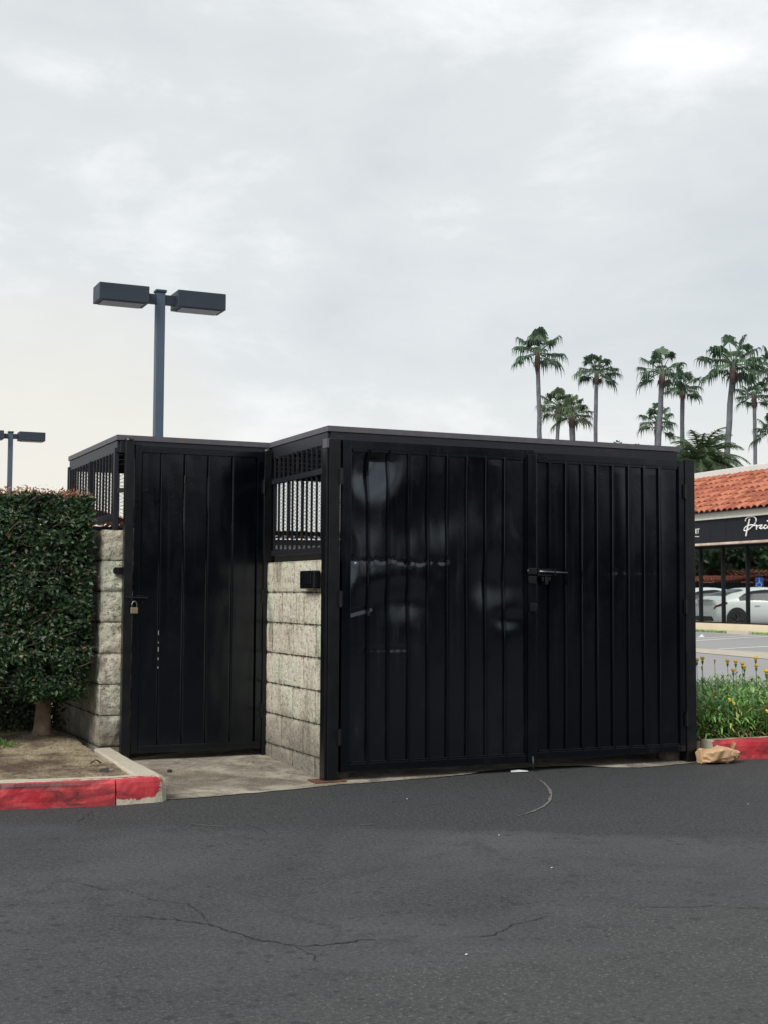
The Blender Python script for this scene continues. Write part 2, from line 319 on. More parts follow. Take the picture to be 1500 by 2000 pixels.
# ------------------------------------------------------------------ mesh helpers
OFF = {}
def tag(o, label=None, cat=None, group=None, kind=None):
    if label: o['label'] = label
    if cat: o['category'] = cat
    if group: o['group'] = group
    if kind: o['kind'] = kind
    return o
def thing(name, label, cat, loc=(0, 0, 0), rz=0, group=None, parent=None):
    o = bpy.data.objects.new(name, None); col.objects.link(o); o.empty_display_size = .2
    o.location = loc; o.rotation_euler = (0, 0, rz); OFF[o.name] = (Vector(loc), rz)
    return tag(o, label, cat, group)
class MB:
    def __init__(s): s.v = []; s.f = []
    def quad(s, a, b, c, d):
        i = len(s.v); s.v += [tuple(a), tuple(b), tuple(c), tuple(d)]; s.f.append((i, i+1, i+2, i+3)); return s
    def tri(s, a, b, c):
        i = len(s.v); s.v += [tuple(a), tuple(b), tuple(c)]; s.f.append((i, i+1, i+2)); return s
    def add(s, vs, fs):
        i = len(s.v); s.v += [tuple(v) for v in vs]; s.f += [tuple(k+i for k in f) for f in fs]; return s
    def box(s, x0, x1, y0, y1, z0, z1):
        return s.add([(x0, y0, z0), (x1, y0, z0), (x1, y1, z0), (x0, y1, z0), (x0, y0, z1), (x1, y0, z1), (x1, y1, z1), (x0, y1, z1)],
                     [(0, 3, 2, 1), (4, 5, 6, 7), (0, 1, 5, 4), (1, 2, 6, 5), (2, 3, 7, 6), (3, 0, 4, 7)])
    def bar(s, a, b, w_, h_, up=Vector((0, 0, 1))):   # box beam from a to b
        a = Vector(a); b = Vector(b); d = (b-a).normalized()
        if abs(d.dot(up)) > .98: up = Vector((0, 1, 0))
        r = d.cross(up).normalized(); u = r.cross(d)
        r *= w_/2; u *= h_/2
        return s.add([a-r-u, a+r-u, a+r+u, a-r+u, b-r-u, b+r-u, b+r+u, b-r+u],
                     [(0, 1, 2, 3), (7, 6, 5, 4), (0, 4, 5, 1), (1, 5, 6, 2), (2, 6, 7, 3), (3, 7, 4, 0)])
    def tube(s, pts, rad, n=8, cap=True):
        pts = [Vector(p) for p in pts]; rad = rad if hasattr(rad, '__len__') else [rad]*len(pts)
        i0 = len(s.v)
        for k, p in enumerate(pts):
            d = (pts[min(k+1, len(pts)-1)]-pts[max(k-1, 0)]).normalized()
            up = Vector((0, 0, 1)) if abs(d.z) < .9 else Vector((1, 0, 0))
            r = d.cross(up).normalized(); u = r.cross(d)
            for j in range(n):
                t = 2*math.pi*j/n; s.v.append(tuple(p+(r*math.cos(t)+u*math.sin(t))*rad[k]))
        for k in range(len(pts)-1):
            for j in range(n):
                a = i0+k*n+j; b = i0+k*n+(j+1) % n; s.f.append((a, b, b+n, a+n))
        if cap:
            s.f.append(tuple(i0+j for j in range(n))[::-1]); s.f.append(tuple(i0+(len(pts)-1)*n+j for j in range(n)))
        return s
    def prism(s, poly, y0, y1, axis=1):   # poly in (x,z), extruded along y
        n = len(poly); i0 = len(s.v)
        for y in (y0, y1):
            for (a, b) in poly: s.v.append((a, y, b) if axis == 1 else ((y, a, b) if axis == 0 else (a, b, y)))
        s.f.append(tuple(range(i0, i0+n))); s.f.append(tuple(range(i0+n, i0+2*n))[::-1])
        for j in range(n):
            k = (j+1) % n; s.f.append((i0+j, i0+n+j, i0+n+k, i0+k))
        return s
    def grid(s, fn, nu, nv):
        i0 = len(s.v)
        for j in range(nv+1):
            for i in range(nu+1): s.v.append(tuple(fn(i/nu, j/nv)))
        for j in range(nv):
            for i in range(nu):
                a = i0+j*(nu+1)+i; s.f.append((a, a+1, a+nu+2, a+nu+1))
        return s
    def build(s, name, m, parent=None, world=True, smooth=False, bevel=0, fixn=False):
        me = bpy.data.meshes.new(name); off = Vector((0, 0, 0))
        vs = s.v
        if parent is not None and world:
            off, rz = OFF.get(parent.name, (Vector((0, 0, 0)), 0))
            if rz: 
                mt = Matrix.Rotation(-rz, 3, 'Z'); vs = [mt @ (Vector(v)-off) for v in vs]
            else: vs = [(v[0]-off.x, v[1]-off.y, v[2]-off.z) for v in vs]
        me.from_pydata([tuple(v) for v in vs], [], s.f)
        if fixn:
            b = bmesh.new(); b.from_mesh(me); bmesh.ops.recalc_face_normals(b, faces=b.faces); b.to_mesh(me); b.free()
        if smooth: me.polygons.foreach_set('use_smooth', [True]*len(me.polygons))
        me.materials.append(m); o = bpy.data.objects.new(name, me); col.objects.link(o)
        if parent is not None:
            o.parent = parent; OFF[o.name] = OFF.get(parent.name, (Vector((0, 0, 0)), 0))
        if bevel:
            bv = o.modifiers.new('bevel', 'BEVEL'); bv.width = bevel; bv.segments = 2; bv.limit_method = 'ANGLE'; bv.harden_normals = False
        me.update(); return o
def copy_tree(o, parent=None):
    c = o.copy(); col.objects.link(c); c.parent = parent
    for ch in [x for x in col.objects if x.parent == o]: copy_tree(ch, c)
    return c
def nz(x, y, z, s=1.): return noise.noise(Vector((x*s, y*s, z*s)))
rnd = random.Random(7)

# ------------------------------------------------------------------ ground
g = MB(); g.quad((-400, -300, 0), (500, -300, 0), (500, 700, 0), (-400, 700, 0))
tag(g.build('asphalt_road', M['asphalt']), kind='structure')
lot = MB(); lot.add([(2.2, 3.2, .004), (60, 1.7, .004), (90, 80, .004), (-60, 80, .004), (-60, 6, .004), (2.2, 6, .004)], [(0, 1, 2, 3, 4, 5)])
tag(lot.build('parking_lot', M['lot']), kind='structure')
# concrete apron under the enclosure (asphalt laps over its front edge)
edge = [(-1.3, -.25), (-1.02, -.298), (-.78, -.27), (-.45, -.215), (-.19, -.165), (.04, -.10), (.25, -.085), (.49, -.06), (.75, -.03), (1.0, .02), (1.15, .09), (1.5, .13), (1.85, .10), (2.02, -.03), (2.2, -.11), (2.45, -.075), (2.78, -.01), (2.86, .10)]
fine_edge = []
for (a, b) in zip(edge[:-1], edge[1:]):
    for k in range(10):
        t = k/10; x = a[0]+(b[0]-a[0])*t; y = a[1]+(b[1]-a[1])*t
        fine_edge.append((x, y+.012*nz(x*9, 3, 0)+.007*nz(x*30, 7, 0)))
fine_edge.append(edge[-1])
pad = MB(); ny = 24
def padz(y): return .004+.046*max(0, min(1, (y+.05)/1.2))
i0 = 0
for j in range(ny+1):
    for (x, y) in fine_edge:
        yy = y+(2.95-y)*(j/ny)**1.3; pad.v.append((x, yy, padz(yy)+(.0015*nz(x*5, yy*5, 0) if j else 0)))
nx = len(fine_edge)
for j in range(ny):
    for i in range(nx-1):
        a = j*nx+i; pad.f.append((a, a+1, a+nx+1, a+nx))
tag(pad.build('concrete_apron', M['pad'], smooth=True), kind='structure')
# cracks
def ribbon(mb, pts, w_, z, jit=.012, seed=0, taper=True):
    rr = random.Random(seed); P = []
    for a, b in zip(pts[:-1], pts[1:]):
        a = Vector(a); b = Vector(b); n = max(2, int((b-a).length/.018))
        for k in range(n): P.append(a.lerp(b, k/n)+Vector((rr.uniform(-jit, jit), rr.uniform(-jit, jit)))*.8)
    P.append(Vector(pts[-1]))
    pr = None
    for k, p in enumerate(P):
        d = (P[min(k+1, len(P)-1)]-P[max(0, k-1)]).normalized(); nn = Vector((-d.y, d.x))
        ww = w_*rr.uniform(.25, 1.)*(min(1, 6*k/len(P)+.1, 6*(len(P)-k)/len(P)+.1) if taper else 1)
        cur = (p+nn*ww/2, p-nn*ww/2)
        if pr: mb.quad((pr[0].x, pr[0].y, z), (pr[1].x, pr[1].y, z), (cur[1].x, cur[1].y, z), (cur[0].x, cur[0].y, z))
        pr = cur
def G(pts): return [tuple(on(px, py, 2, 0)[:2]) for px, py in pts]
ck = MB()
cracks = [[(200, 1790), (260, 1791), (330, 1796), (410, 1806), (455, 1822), (510, 1838), (590, 1850), (650, 1845), (710, 1836), (760, 1837), (805, 1840)],
          [(120, 1720), (165, 1728), (205, 1738), (240, 1738), (300, 1758), (365, 1766), (385, 1780), (410, 1805)],
          [(560, 1845), (590, 1856), (612, 1868), (620, 1880)],
          [(895, 1832), (960, 1828), (1000, 1808), (1040, 1798), (1075, 1790)],
          [(1200, 1772), (1270, 1773), (1350, 1772), (1400, 1770), (1450, 1774), (1540, 1778)],
          [(150, 1606), (165, 1596), (182, 1584)], [(480, 1610), (505, 1618), (525, 1628)]]
for k, c in enumerate(cracks): ribbon(ck, G(c), [.010, .006, .005, .006, .006, .006, .004][k], .003, .010, k)
tag(ck.build('asphalt_crack', M['crack']), kind='structure')
scr = MB()
ribbon(scr, G([(1048, 1521), (1062, 1530), (1072, 1541), (1077, 1553), (1073, 1566), (1060, 1577), (1040, 1586), (1012, 1595)]), .022, .004, .003, 3)
ribbon(scr, G([(368, 1610), (400, 1613), (440, 1616)]), .010, .004, .004, 5)
ribbon(scr, G([(700, 1612), (730, 1611)]), .012, .004, .004, 6)
tag(scr.build('pale_scrape_mark', M['scrape']), kind='structure')

# ------------------------------------------------------------------ kerbs
def kerb(name, prof_pts, label, width, height, z0f, mats, seed=0, joint=None, closed_ends=True, round_=.02):
    """prof_pts: front-bottom polyline (left to right); the kerb body lies to its back side."""
    mb = MB(); paint = []
    P = []
    for a, b in zip(prof_pts[:-1], prof_pts[1:]):
        a = Vector(a); b = Vector(b); n = max(2, int((b-a).length/.03))
        for k in range(n): P.append(a.lerp(b, k/n))
    P.append(Vector(prof_pts[-1]))
    sec = [(0, 0), (.004, .03), (.006, .06), (.009, .09), (.014, height-.022), (.022, height-.008), (.034, height), (.06, height+.001), (.10, height), (width-.01, height), (width, height-.012), (width, -.03)]
    pv = [.55, .72, .82, .85, .86, .80, .45, .50, .42, .28, .2, .1]
    for k, p in enumerate(P):
        d = (P[min(k+1, len(P)-1)]-P[max(0, k-1)]).normalized(); nn = Vector((-d.y, d.x))
        for j, (o, z) in enumerate(sec):
            q_ = p+nn*o; j1 = (.0035+(.005 if 3 < j < 8 else 0))*nz(q_.x*14+seed, q_.y*14, z*14)+.002*nz(q_.x*40, q_.y*40, z*40+seed)
            mb.v.append((q_.x-nn.x*j1, q_.y-nn.y*j1, z+z0f+.002*nz(q_.x*9, q_.y*9, 5)))
            e = pv[j]+(.12*nz(q_.x*3, q_.y*3, z+9) if 4 < j < 9 else 0)
            paint.append(e)
    m_ = len(sec)
    for k in range(len(P)-1):
        for j in range(m_-1):
            a = k*m_+j; mb.f.append((a, a+m_, a+m_+1, a+1))
    mb.f.append(tuple(range(m_))); mb.f.append(tuple((len(P)-1)*m_+j for j in range(m_))[::-1])
    o = mb.build(name, mats, smooth=False)
    at_ = o.data.attributes.new('paint', 'FLOAT', 'POINT')
    at_.data.foreach_set('value', paint)
    tag(o, label, 'kerb'); return o, P
# left planter kerb: two cast lengths with a joint between, and a bare return along the apron
o, _ = kerb('red_kerb', [(-4.2, -.10), (-3.0, -.17), (-2.3, -.26), (-1.956, -.295), (-1.65, -.345), (-1.372, -.372)], 'long worn red kerb in front of the hedge planter', .16, .137, 0, M['kerb_red'], 1)
o, _ = kerb('red_kerb', [(-1.362, -.374), (-1.15, -.352), (-1.10, -.335), (-1.072, -.30)], 'short red kerb block with chipped pale rim at the planter corner', .16, .137, 0, M['kerb_red'], 2)
pa = [v.co.copy() for v in o.data.vertices]
for v, d in zip(pa, o.data.attributes['paint'].data):
    if v.x > -1.13: d.value -= .30+.9*(v.x+1.13)*3
    if v.z < .035: d.value -= .22
rk = MB()
def rkf(u, v):
    # cross-section around u, run along v
    secs = [(-1.235, -.02), (-1.232, .125), (-1.222, .136), (-1.15, .1365), (-1.105, .1365), (-1.088, .132), (-1.078, .118), (-1.070, 0)]
    k = u*(len(secs)-1); i = min(int(k), len(secs)-2); t = k-i
    x = secs[i][0]*(1-t)+secs[i+1][0]*t; z = secs[i][1]*(1-t)+secs[i+1][1]*t
    y = -.298+1.443*v
    x += .03*v if u > .5 else .075*v
    return (x+.003*nz(x*20, y*12, z*20), y, z+.003*nz(x*8, y*8, 1))
rk.grid(rkf, 28, 40)
rk.f.append(tuple(range(29)))
tag(rk.build('concrete_kerb', M['kerb'], fixn=True), 'bare concrete kerb running back from the planter corner to the block pillar', 'kerb')
# planter soil
so_ = MB()
def soil(u, v):
    x = -4.2+(4.2-1.20)*u; y = -.24+5.0*v
    yb = -.24+.0*u
    z = .118+.035*max(0, min(1, (y-.6)/1.2))+.05*math.exp(-(((x+1.42)/.30)**2+((y-1.6)/.35)**2))+.010*nz(x*4, y*4, 0)+.006*nz(x*18, y*18, 2)+.003*nz(x*45, y*45, 2)
    if y < -.05 and x > -1.5: z -= .012
    if x < -1.372: y0 = -.02
    return (x, y+.08*(1-v)*(1 if x < -2 else max(0, min(1, (-1.3-x)/.7))), z)
so_.grid(soil, 170, 240)
tag(so_.build('planter_soil', M['soil'], smooth=True), kind='structure')
# right kerb
o, _ = kerb('red_kerb', [(2.895, .005), (3.2, .012), (3.4, .008), (4.2, .0), (6.5, -.05)], 'clean red kerb in front of the flower bed right of the gates', .15, .137, 0, M['kerb_red'], 5)
vv = [v.co.copy() for v in o.data.vertices]
for v, d in zip(vv, o.data.attributes['paint'].data):
    d.value += .10 if v.z < .12 else (.12 if v.y < .09 else .0)
    if v.x < 2.90: d.value -= .4
ek = MB(); ek.box(2.87, 3.0, .158, 1.9, -.02, .125)
tag(ek.build('concrete_kerb', M['kerb'], bevel=.01), 'grey concrete kerb end between the gate post and flower bed', 'kerb')
bs = MB(); bs.grid(lambda u, v: (2.98+4*u, .15+1.75*v, .115+.03*nz(u*14, v*8, 3)), 60, 30)
tag(bs.build('flower_bed_soil', M['soil'], smooth=True), kind='structure')

# ------------------------------------------------------------------ enclosure
enc = thing('dumpster_enclosure', 'black steel topped concrete block bin enclosure with flat corrugated roof', 'enclosure', (.85, 1.4, 0))
ZC = [-.03, .135, .338, .541, .744, .947, 1.150, 1.353, 1.556]
def rough_box(mb, x0, x1, y0, y1, z0, z1, amp, seed, step=.03):
    """one block: gridded faces, displaced outward in the middle, tight at the joints"""
    c = Vector(((x0+x1)/2, (y0+y1)/2, (z0+z1)/2)); h = Vector(((x1-x0)/2, (y1-y0)/2, (z1-z0)/2))
    for ax in range(3):
        for sg in (-1, 1):
            a1, a2 = [k for k in range(3) if k != ax]
            n1_ = max(2, int(2*h[a1]/step)); n2_ = max(2, int(2*h[a2]/step)); A = amp[ax] if hasattr(amp, '__len__') else amp
            A = A[0 if sg < 0 else 1] if hasattr(A, '__len__') else A
            def fn(u, v):
                p = Vector((0, 0, 0)); p[ax] = c[ax]+sg*h[ax]; p[a1] = c[a1]+(2*u-1)*h[a1]; p[a2] = c[a2]+(2*v-1)*h[a2]
                du = min(u, 1-u)*2*h[a1]; dv = min(v, 1-v)*2*h[a2]; ed = min(1, min(du, dv)/.022)
                d = A*(.35+.9*noise.fractal(p*13+Vector((seed, 0, 0)), 1., 2., 3))*ed
                edge_in = (1-min(1, min(du, dv)/.010))*.004*(1+.8*nz(p.x*30, p.y*30, p.z*30))
                p[ax] += sg*(d-edge_in)
                return p
            mb.grid(fn, n1_, n2_)
            if (sg > 0) == (ax == 1):
                pass
    return mb
def wall(name, x0, x1, y0, y1, zt, along, joints, amp, label=None, step=.03):
    mb = MB(); k = 0; core = MB()
    core.box(x0+.0035, x1-.0035, y0+.006, y1-.006, -.03, ZC[zt]-.012)
    for c in range(zt):
        js = joints[c % 2]; lo, hi = (y0, y1) if along == 1 else (x0, x1)
        cuts = [lo]+[j for j in js if lo+.05 < j < hi-.05]+[hi]
        for a, b in zip(cuts[:-1], cuts[1:]):
            k += 1; gp = .0027
            if along == 1: rough_box(mb, x0, x1, a+(gp if a > lo else 0), b-(gp if b < hi else 0), ZC[c]+gp, ZC[c+1]-gp, amp, k*3.7+x0, step)
            else: rough_box(mb, a+(gp if a > lo else 0), b-(gp if b < hi else 0), y0, y1, ZC[c]+gp, ZC[c+1]-gp, amp, k*3.7+y0, step)
    o = mb.build(name, M['block'], enc, fixn=True, smooth=True)
    if label: o['label'] = label
    core.build('mortar_core', M['mortar'], o)
    return o
wall('block_wall', 0, .19, .10, 2.58, 7, 1, [[.2, .6, 1.0, 1.4, 1.8, 2.2], [.41, .81, 1.21, 1.61, 2.01, 2.41]], [(.0035, .003), (.014, .003), .002], 'cream block wall with dark stains between the two gates', .018)
wall('block_wall', -1.115, -.925, 1.20, 2.58, 8, 1, [[1.6, 2.0, 2.4], [1.4, 1.8, 2.2]], [(.012, .004), (.016, .003), .003], 'rough split faced block pillar wall beside the hedge', .016)
wall('block_wall', -1.115, 2.74, 2.585, 2.775, 7, 0, [[-.8+.4*i for i in range(9)], [-.6+.4*i for i in range(9)]], .003, 'rear block wall of the enclosure', .08)
wall('block_wall', 2.55, 2.74, .10, 2.58, 7, 1, [[.2, .6, 1.0, 1.4, 1.8, 2.2], [.41, .81, 1.21, 1.61, 2.01, 2.41]], .003, 'right hand block wall behind the gates', .08)
m = MB(); m.box(-1.10, 2.72, 2.60, 2.77, 1.356, 1.500); m.build('wall_cap', M['grey_block'], enc, bevel=.004)
# roof: corrugated sheet on angle-iron frame
RL = [(-1.035, 1.165), (.03, 1.165), (.03, .09), (2.685, .09), (2.685, 2.775), (-1.035, 2.775)]
rf = MB()
def corr(x0, x1, y0, y1, run):
    per = .032; amp = .008
    n = int((y1-y0)/per*6) if run == 1 else int((x1-x0)/per*6)
    for sgn, dz in ((0, 0.), (1, -.004)):
        if run == 1: rf.grid(lambda u, v: (x0+(x1-x0)*u, y0+(y1-y0)*v, 2.158+dz+amp*math.sin((y0+(y1-y0)*v)/per*2*math.pi)), 1, n)
        else: rf.grid(lambda u, v: (x0+(x1-x0)*u, y0+(y1-y0)*v, 2.158+dz+amp*math.sin((x0+(x1-x0)*u)/per*2*math.pi)), n, 1)
corr(.045, 2.67, .10, 2.765, 0)
corr(-1.02, .045, 1.175, 2.765, 0)
rf.build('roof_sheet', M['corrugated'], enc, smooth=True)
tr = MB(); bm_ = MB()
for a, b in zip(RL, RL[1:]+RL[:1]):
    a = Vector((*a, 0)); b = Vector((*b, 0)); d = (b-a).normalized()
    tr.bar(a-d*.002+Vector((0, 0, 2.1665)), b+d*.002+Vector((0, 0, 2.1665)), .006, .034)
    nn = Vector((d.y, -d.x, 0))*-1
    bm_.bar(a+nn*.020+d*.02+Vector((0, 0, 2.108)), b+nn*.020-d*.02+Vector((0, 0, 2.108)), .034, .076)
tr.build('roof_fascia', M['trim'], enc)
bm_.build('roof_beam', M['lattice'], enc, bevel=.002)
jo = MB()
for k in range(9):
    y = 1.35+k*.17; jo.bar((-1.0, y, 2.125), (2.65, y, 2.125), .03, .04) if k % 2 == 0 else None
jo.bar((.06, .65, 2.125), (2.65, .65, 2.125), .03, .04)
jo.build('roof_joist', M['lattice'], enc)
# lattice screens
def lattice(a, b, z0, z1, nb, rails, out, doubled=(), mesh=True, barw=.0135, frame=True):
    a = Vector((*a, 0)); b = Vector((*b, 0)); Ln = (b-a).length; d = (b-a)/Ln; nn = Vector(out+(0,))
    fr = MB()
    for t in ((0, 1) if frame else ()):
        p = a+d*(.014 if t == 0 else Ln-.014); fr.bar(p+Vector((0, 0, z0-.03)), p+Vector((0, 0, z1)), .020, .022, d)
    for (zr, hh) in rails: fr.bar(a+d*.012+Vector((0, 0, zr)), b-d*.012+Vector((0, 0, zr)), .024, hh)
    o = fr.build('screen_frame', M['lattice'], enc, bevel=.0015)
    br = MB(); seg = sorted([z0]+[r[0] for r in rails]+[z1])
    for k in range(nb):
        t = (k+1)/(nb+1); w2 = barw*2.6 if k in doubled else barw
        p = a+d*(Ln*t)
        br.bar(p+Vector((0, 0, z0+.01)), p+Vector((0, 0, z1)), w2, .008, d)
    br.build('screen_bars', M['lattice'], o)
    if mesh:
        ms = MB(); sl = .46; dv = .026; H = z1-z0
        for sg in (1, -1):
            k0 = -int(sl*Ln/dv)-1; k1 = int((H+sl*Ln)/dv)+1
            for k in range(k0, k1):
                c = k*dv     # z = c + sg*sl*x
                xs = [0, Ln]
                for zz in (0, H): xs.append((zz-c)/(sg*sl))
                xs = sorted(x for x in xs if -1e-6 <= x <= Ln+1e-6 and -1e-6 <= c+sg*sl*x <= H+1e-6)
                if len(xs) < 2 or xs[-1]-xs[0] < .01: continue
                p = a-nn*.016+d*xs[0]+Vector((0, 0, z0+c+sg*sl*xs[0])); q_ = a-nn*.016+d*xs[-1]+Vector((0, 0, z0+c+sg*sl*xs[-1]))
                ms.bar(p, q_, .0010, .0017)
        ms.build('expanded_mesh', M['lattice'], o)
    return o
lattice((.035, .115), (.035, 1.16), 1.40, 2.075, 11, [(1.415, .034), (1.905, .034)], (-1, 0))
lattice((-1.03, 1.215), (-1.03, 2.72), 1.62, 2.075, 15, [(1.640, .045)], (-1, 0), doubled=(7,))
lattice((-1.01, 1.205), (-.90, 1.205), 1.575, 2.075, 0, [(1.580, .014)], (0, -1), frame=False)
lattice((-1.0, 2.76), (2.66, 2.76), 1.62, 2.075, 30, [(1.635, .034)], (0, 1))
lattice((2.68, .115), (2.68, 2.72), 1.42, 2.075, 20, [(1.435, .034), (1.83, .03)], (1, 0))
cp = MB()
for (x, y, zb) in ((-1.03, 1.19, 1.556), (.032, .10, 1.353), (.06, 1.19, 1.353), (-1.03, 2.75, 1.556), (2.68, 2.75, 1.353), (2.68, .12, 1.353)):
    y = 1.217 if y == 1.19 and x < 0 else y
    cp = MB(); cp.box(x-.015, x+.015, y-.015, y+.015, zb-.02, 2.10); cp.build('corner_post', M['lattice'], enc, bevel=.002)
# gate posts
gp_ = MB(); gp_.box(.004, .076, 0, .09, .0, 2.095); gp_.box(-.012, .004, .012, .088, .0, 2.06)
gp = gp_.build('gate_post', M['black_metal'], enc, bevel=.003)
gp['label'] = 'tall black square post left of the double gates'
cpz = MB(); cpz.box(-.016, .003, .004, .07, 2.035, 2.092); cpz.build('post_cap', M['trim'], gp, bevel=.002)
gp_ = MB(); gp_.box(2.662, 2.742, 0, .09, .0, 2.088); gp_.build('gate_post', M['black_metal'], enc, bevel=.003)
def dome_post(x0, x1, y0, y1, zt, r):
    m = MB(); m.box(x0, x1, y0, y1, .03, zt); o = m.build('gate_post', M['black_metal'], enc, bevel=.003)
    d = MB(); cx, cy = (x0+x1)/2, (y0+y1)/2
    d.grid(lambda u, v: (cx+r*math.cos(2*math.pi*u)*math.cos(v*math.pi/2), cy+r*math.sin(2*math.pi*u)*math.cos(v*math.pi/2), zt+r*.72*math.sin(v*math.pi/2)), 20, 8)
    d.build('post_cap', M['black_metal'], o, smooth=True)
dome_post(-.992, -.936, 1.10, 1.156, 2.145, .033)
dome_post(-.030, .022, 1.10, 1.152, 2.118, .030)
# strap between corner post and gate post, tab on pillar, plate on block wall, rusty base plate
m = MB(); m.bar((-1.03, 1.17, 1.815), (-.97, 1.13, 1.815), .012, .03); m.build('strap', M['black_metal'], enc)
m = MB(); m.prism([(-1.035+.0, 1.262), (-1.046, 1.272), (-1.048, 1.285), (-1.046, 1.298), (-1.035, 1.308), (-.96, 1.308), (-.96, 1.262)], 1.165, 1.178); m.build('hinge_tab', M['black_metal'], enc)
m = MB(); m.box(-.055, -.008, .10, .345, 1.172, 1.285); o = m.build('gate_stop_bracket', M['black_metal'], enc, bevel=.008)
m = MB(); m.box(-.062, -.055, .14, .24, 1.20, 1.265); m.build('bracket_plate', M['black_metal'], o, bevel=.003)
m = MB(); m.box(-.085, .12, -.035, .11, .004, .014); m.build('base_plate', M['rust'], enc, bevel=.002)

# ------------------------------------------------------------------ big gates
_rc = random.Random(12)
CREASE = [(x_+_rc.uniform(-.01, .01), 1.345+_rc.uniform(-.010, .010), _rc.uniform(.008, .022), _rc.uniform(.004, .009)) for x_ in (.17, .20, .25, .29, .34, .37, .41, .44, .50, .53, .57, .63, .66, .70, .79, .83)]
def dent_left(x, z):
    d = 0
    def gsn(cx, cz, sx_, sz_, a): return a*math.exp(-((x-cx)/sx_)**2-((z-cz)/sz_)**2)
    d += gsn(.345, 1.99, .085, .15, .046)+gsn(.25, 1.86, .07, .11, .022)
    d += gsn(.22, 1.62, .14, .20, .014)
    d += gsn(.155, 1.35, .035, .12, .026)
    d += gsn(.45, 1.22, .24, .10, -.014)
    d += gsn(.50, 1.13, .16, .13, .021)+gsn(.52, 1.55, .10, .16, .010)
    d += gsn(1.17, 1.22, .19, .15, .021)
    d += gsn(1.27, .98, .10, .06, .010)
    d += gsn(.74, 1.60, .12, .16, .012)
    d += gsn(.95, 1.75, .25, .20, .006)
    for (cx_, cz_, w__, a_) in CREASE: d += gsn(cx_, cz_, w__, .011, a_)
    zc = .80
    if .25 < x < .62: d += .004*math.exp(-((z-zc)/.014)**2)*(.4+abs(nz(x*22, 9, 0)))
    zc = 1.02+.25*(x-.15)
    if .13 < x < .30: d += .006*math.exp(-((z-zc)/.015)**2)
    d += .0018*noise.fractal(Vector((x*3.2, 5, z*1.7)), 1., 2., 3)
    return d
def dent_right(x, z):
    d = .0012*noise.fractal(Vector((x*3, 15, z*1.2)), 1., 2., 3)
    zc = 1.30
    if 2.02 < x < 2.45: d += .0035*math.exp(-((z-zc)/.012)**2)*abs(nz(x*25, 2, 0))*2
    d += -.006*math.exp(-((x-2.3)/.25)**2-((z-1.5)/.4)**2)
    return d
def leaf(name, label, x0, x1, px0, px1, zb, zt, pz0, pz1, ribs, dent, mat, loc, yo, topslope=0):
    t = thing(name, label, 'gate', loc)
    fr = MB()
    fr.box(x0, px0, yo, yo+.042, zb, zt); fr.box(px1, x1, yo, yo+.042, zb, zt-topslope)
    fr.add([(px0, yo+.0015, pz1), (px1, yo+.0015, pz1), (px1, yo+.0405, pz1), (px0, yo+.0405, pz1), (px0, yo+.0015, zt-.0005), (px1, yo+.0015, zt-topslope-.0005), (px1, yo+.0405, zt-topslope-.0005), (px0, yo+.0405, zt-.0005)],
           [(0, 3, 2, 1), (4, 5, 6, 7), (0, 1, 5, 4), (1, 2, 6, 5), (2, 3, 7, 6), (3, 0, 4, 7)])
    fr.box(px0, px1, yo+.0015, yo+.0405, zb, pz0)
    fr.build('gate_frame', M['gate'], t, bevel=.002)
    pn = MB(); cuts = [px0]+ribs+[px1]
    for a, b in zip(cuts[:-1], cuts[1:]):
        nu = max(6, int((b-a)/.008)); a_, b_ = a-.001, b+.001
        def f(u, v):
            x = a_+(b_-a_)*u; z = pz0+(pz1-pz0)*v
            e = min(u, 1-u)*(b-a); bow = .0022*math.sin(math.pi*u)*nz(a*7, z*.9, 3)*2
            fade = min(1, (z-pz0)/.08, (pz1-z)/.06, )
            return (x, yo+.018+(dent(x, z)+bow)*max(0, fade)*(1 if True else 0), z)
        pn.grid(f, nu, int((pz1-pz0)/.008))
    pn.build('gate_panel', mat, t, smooth=True)
    rb = MB()
    for x in ribs:
        n = 60
        def f(u, v):
            z = pz0+(pz1-pz0)*v; fade = max(0, min(1, (z-pz0)/.08, (pz1-z)/.06)); dd = dent(x, z)*fade
            xx = x+.0025*nz(x*5, z*2.2, 8)*1.5
            sec = [(-.0095, .022), (-.0095, .002), (-.007, -.002), (.007, -.002), (.0095, .002), (.0095, .022)]
            k = u*5; i = min(int(k), 4); tt = k-i
            return (xx+sec[i][0]*(1-tt)+sec[i+1][0]*tt, yo+dd+sec[i][1]*(1-tt)+sec[i+1][1]*tt, z)
        rb.grid(f, 5, n)
    rb.build('gate_ribs', M['gate'], t)
    lp = MB()
    for a, b in zip(cuts[:-1], cuts[1:]): lp.box(a+.010, b-.010, yo+.003, yo+.02, pz1-.016, pz1-.001)
    lp.build('panel_lip', M['gate'], t, bevel=.0015); lp = MB()
    for a, b in zip(cuts[:-1], cuts[1:]): lp.box(a+.010, b-.010, yo+.002, yo+.02, pz0+.001, pz0+.012)
    lp.build('panel_lip', M['gate'], t, bevel=.0015)
    return t
def hinge(t, x, z, y=0):
    h = MB(); h.tube([(x, y-.008, z-.05), (x, y-.008, z+.05)], .0085, 10); h.box(x-.018, x+.018, y-.004, y+.001, z-.045, z+.045)
    for dz in (-.03, 0, .03): h.tube([(x+.012, y-.008, z+dz), (x+.012, y-.002, z+dz)], .004, 6)
    h.build('hinge', M['black_metal'], t, fixn=True)
LR = [.272, .408, .549, .685, .822, .962, 1.099, 1.239]
RR = [1.578, 1.704, 1.831, 1.952, 2.074, 2.202, 2.327, 2.454]
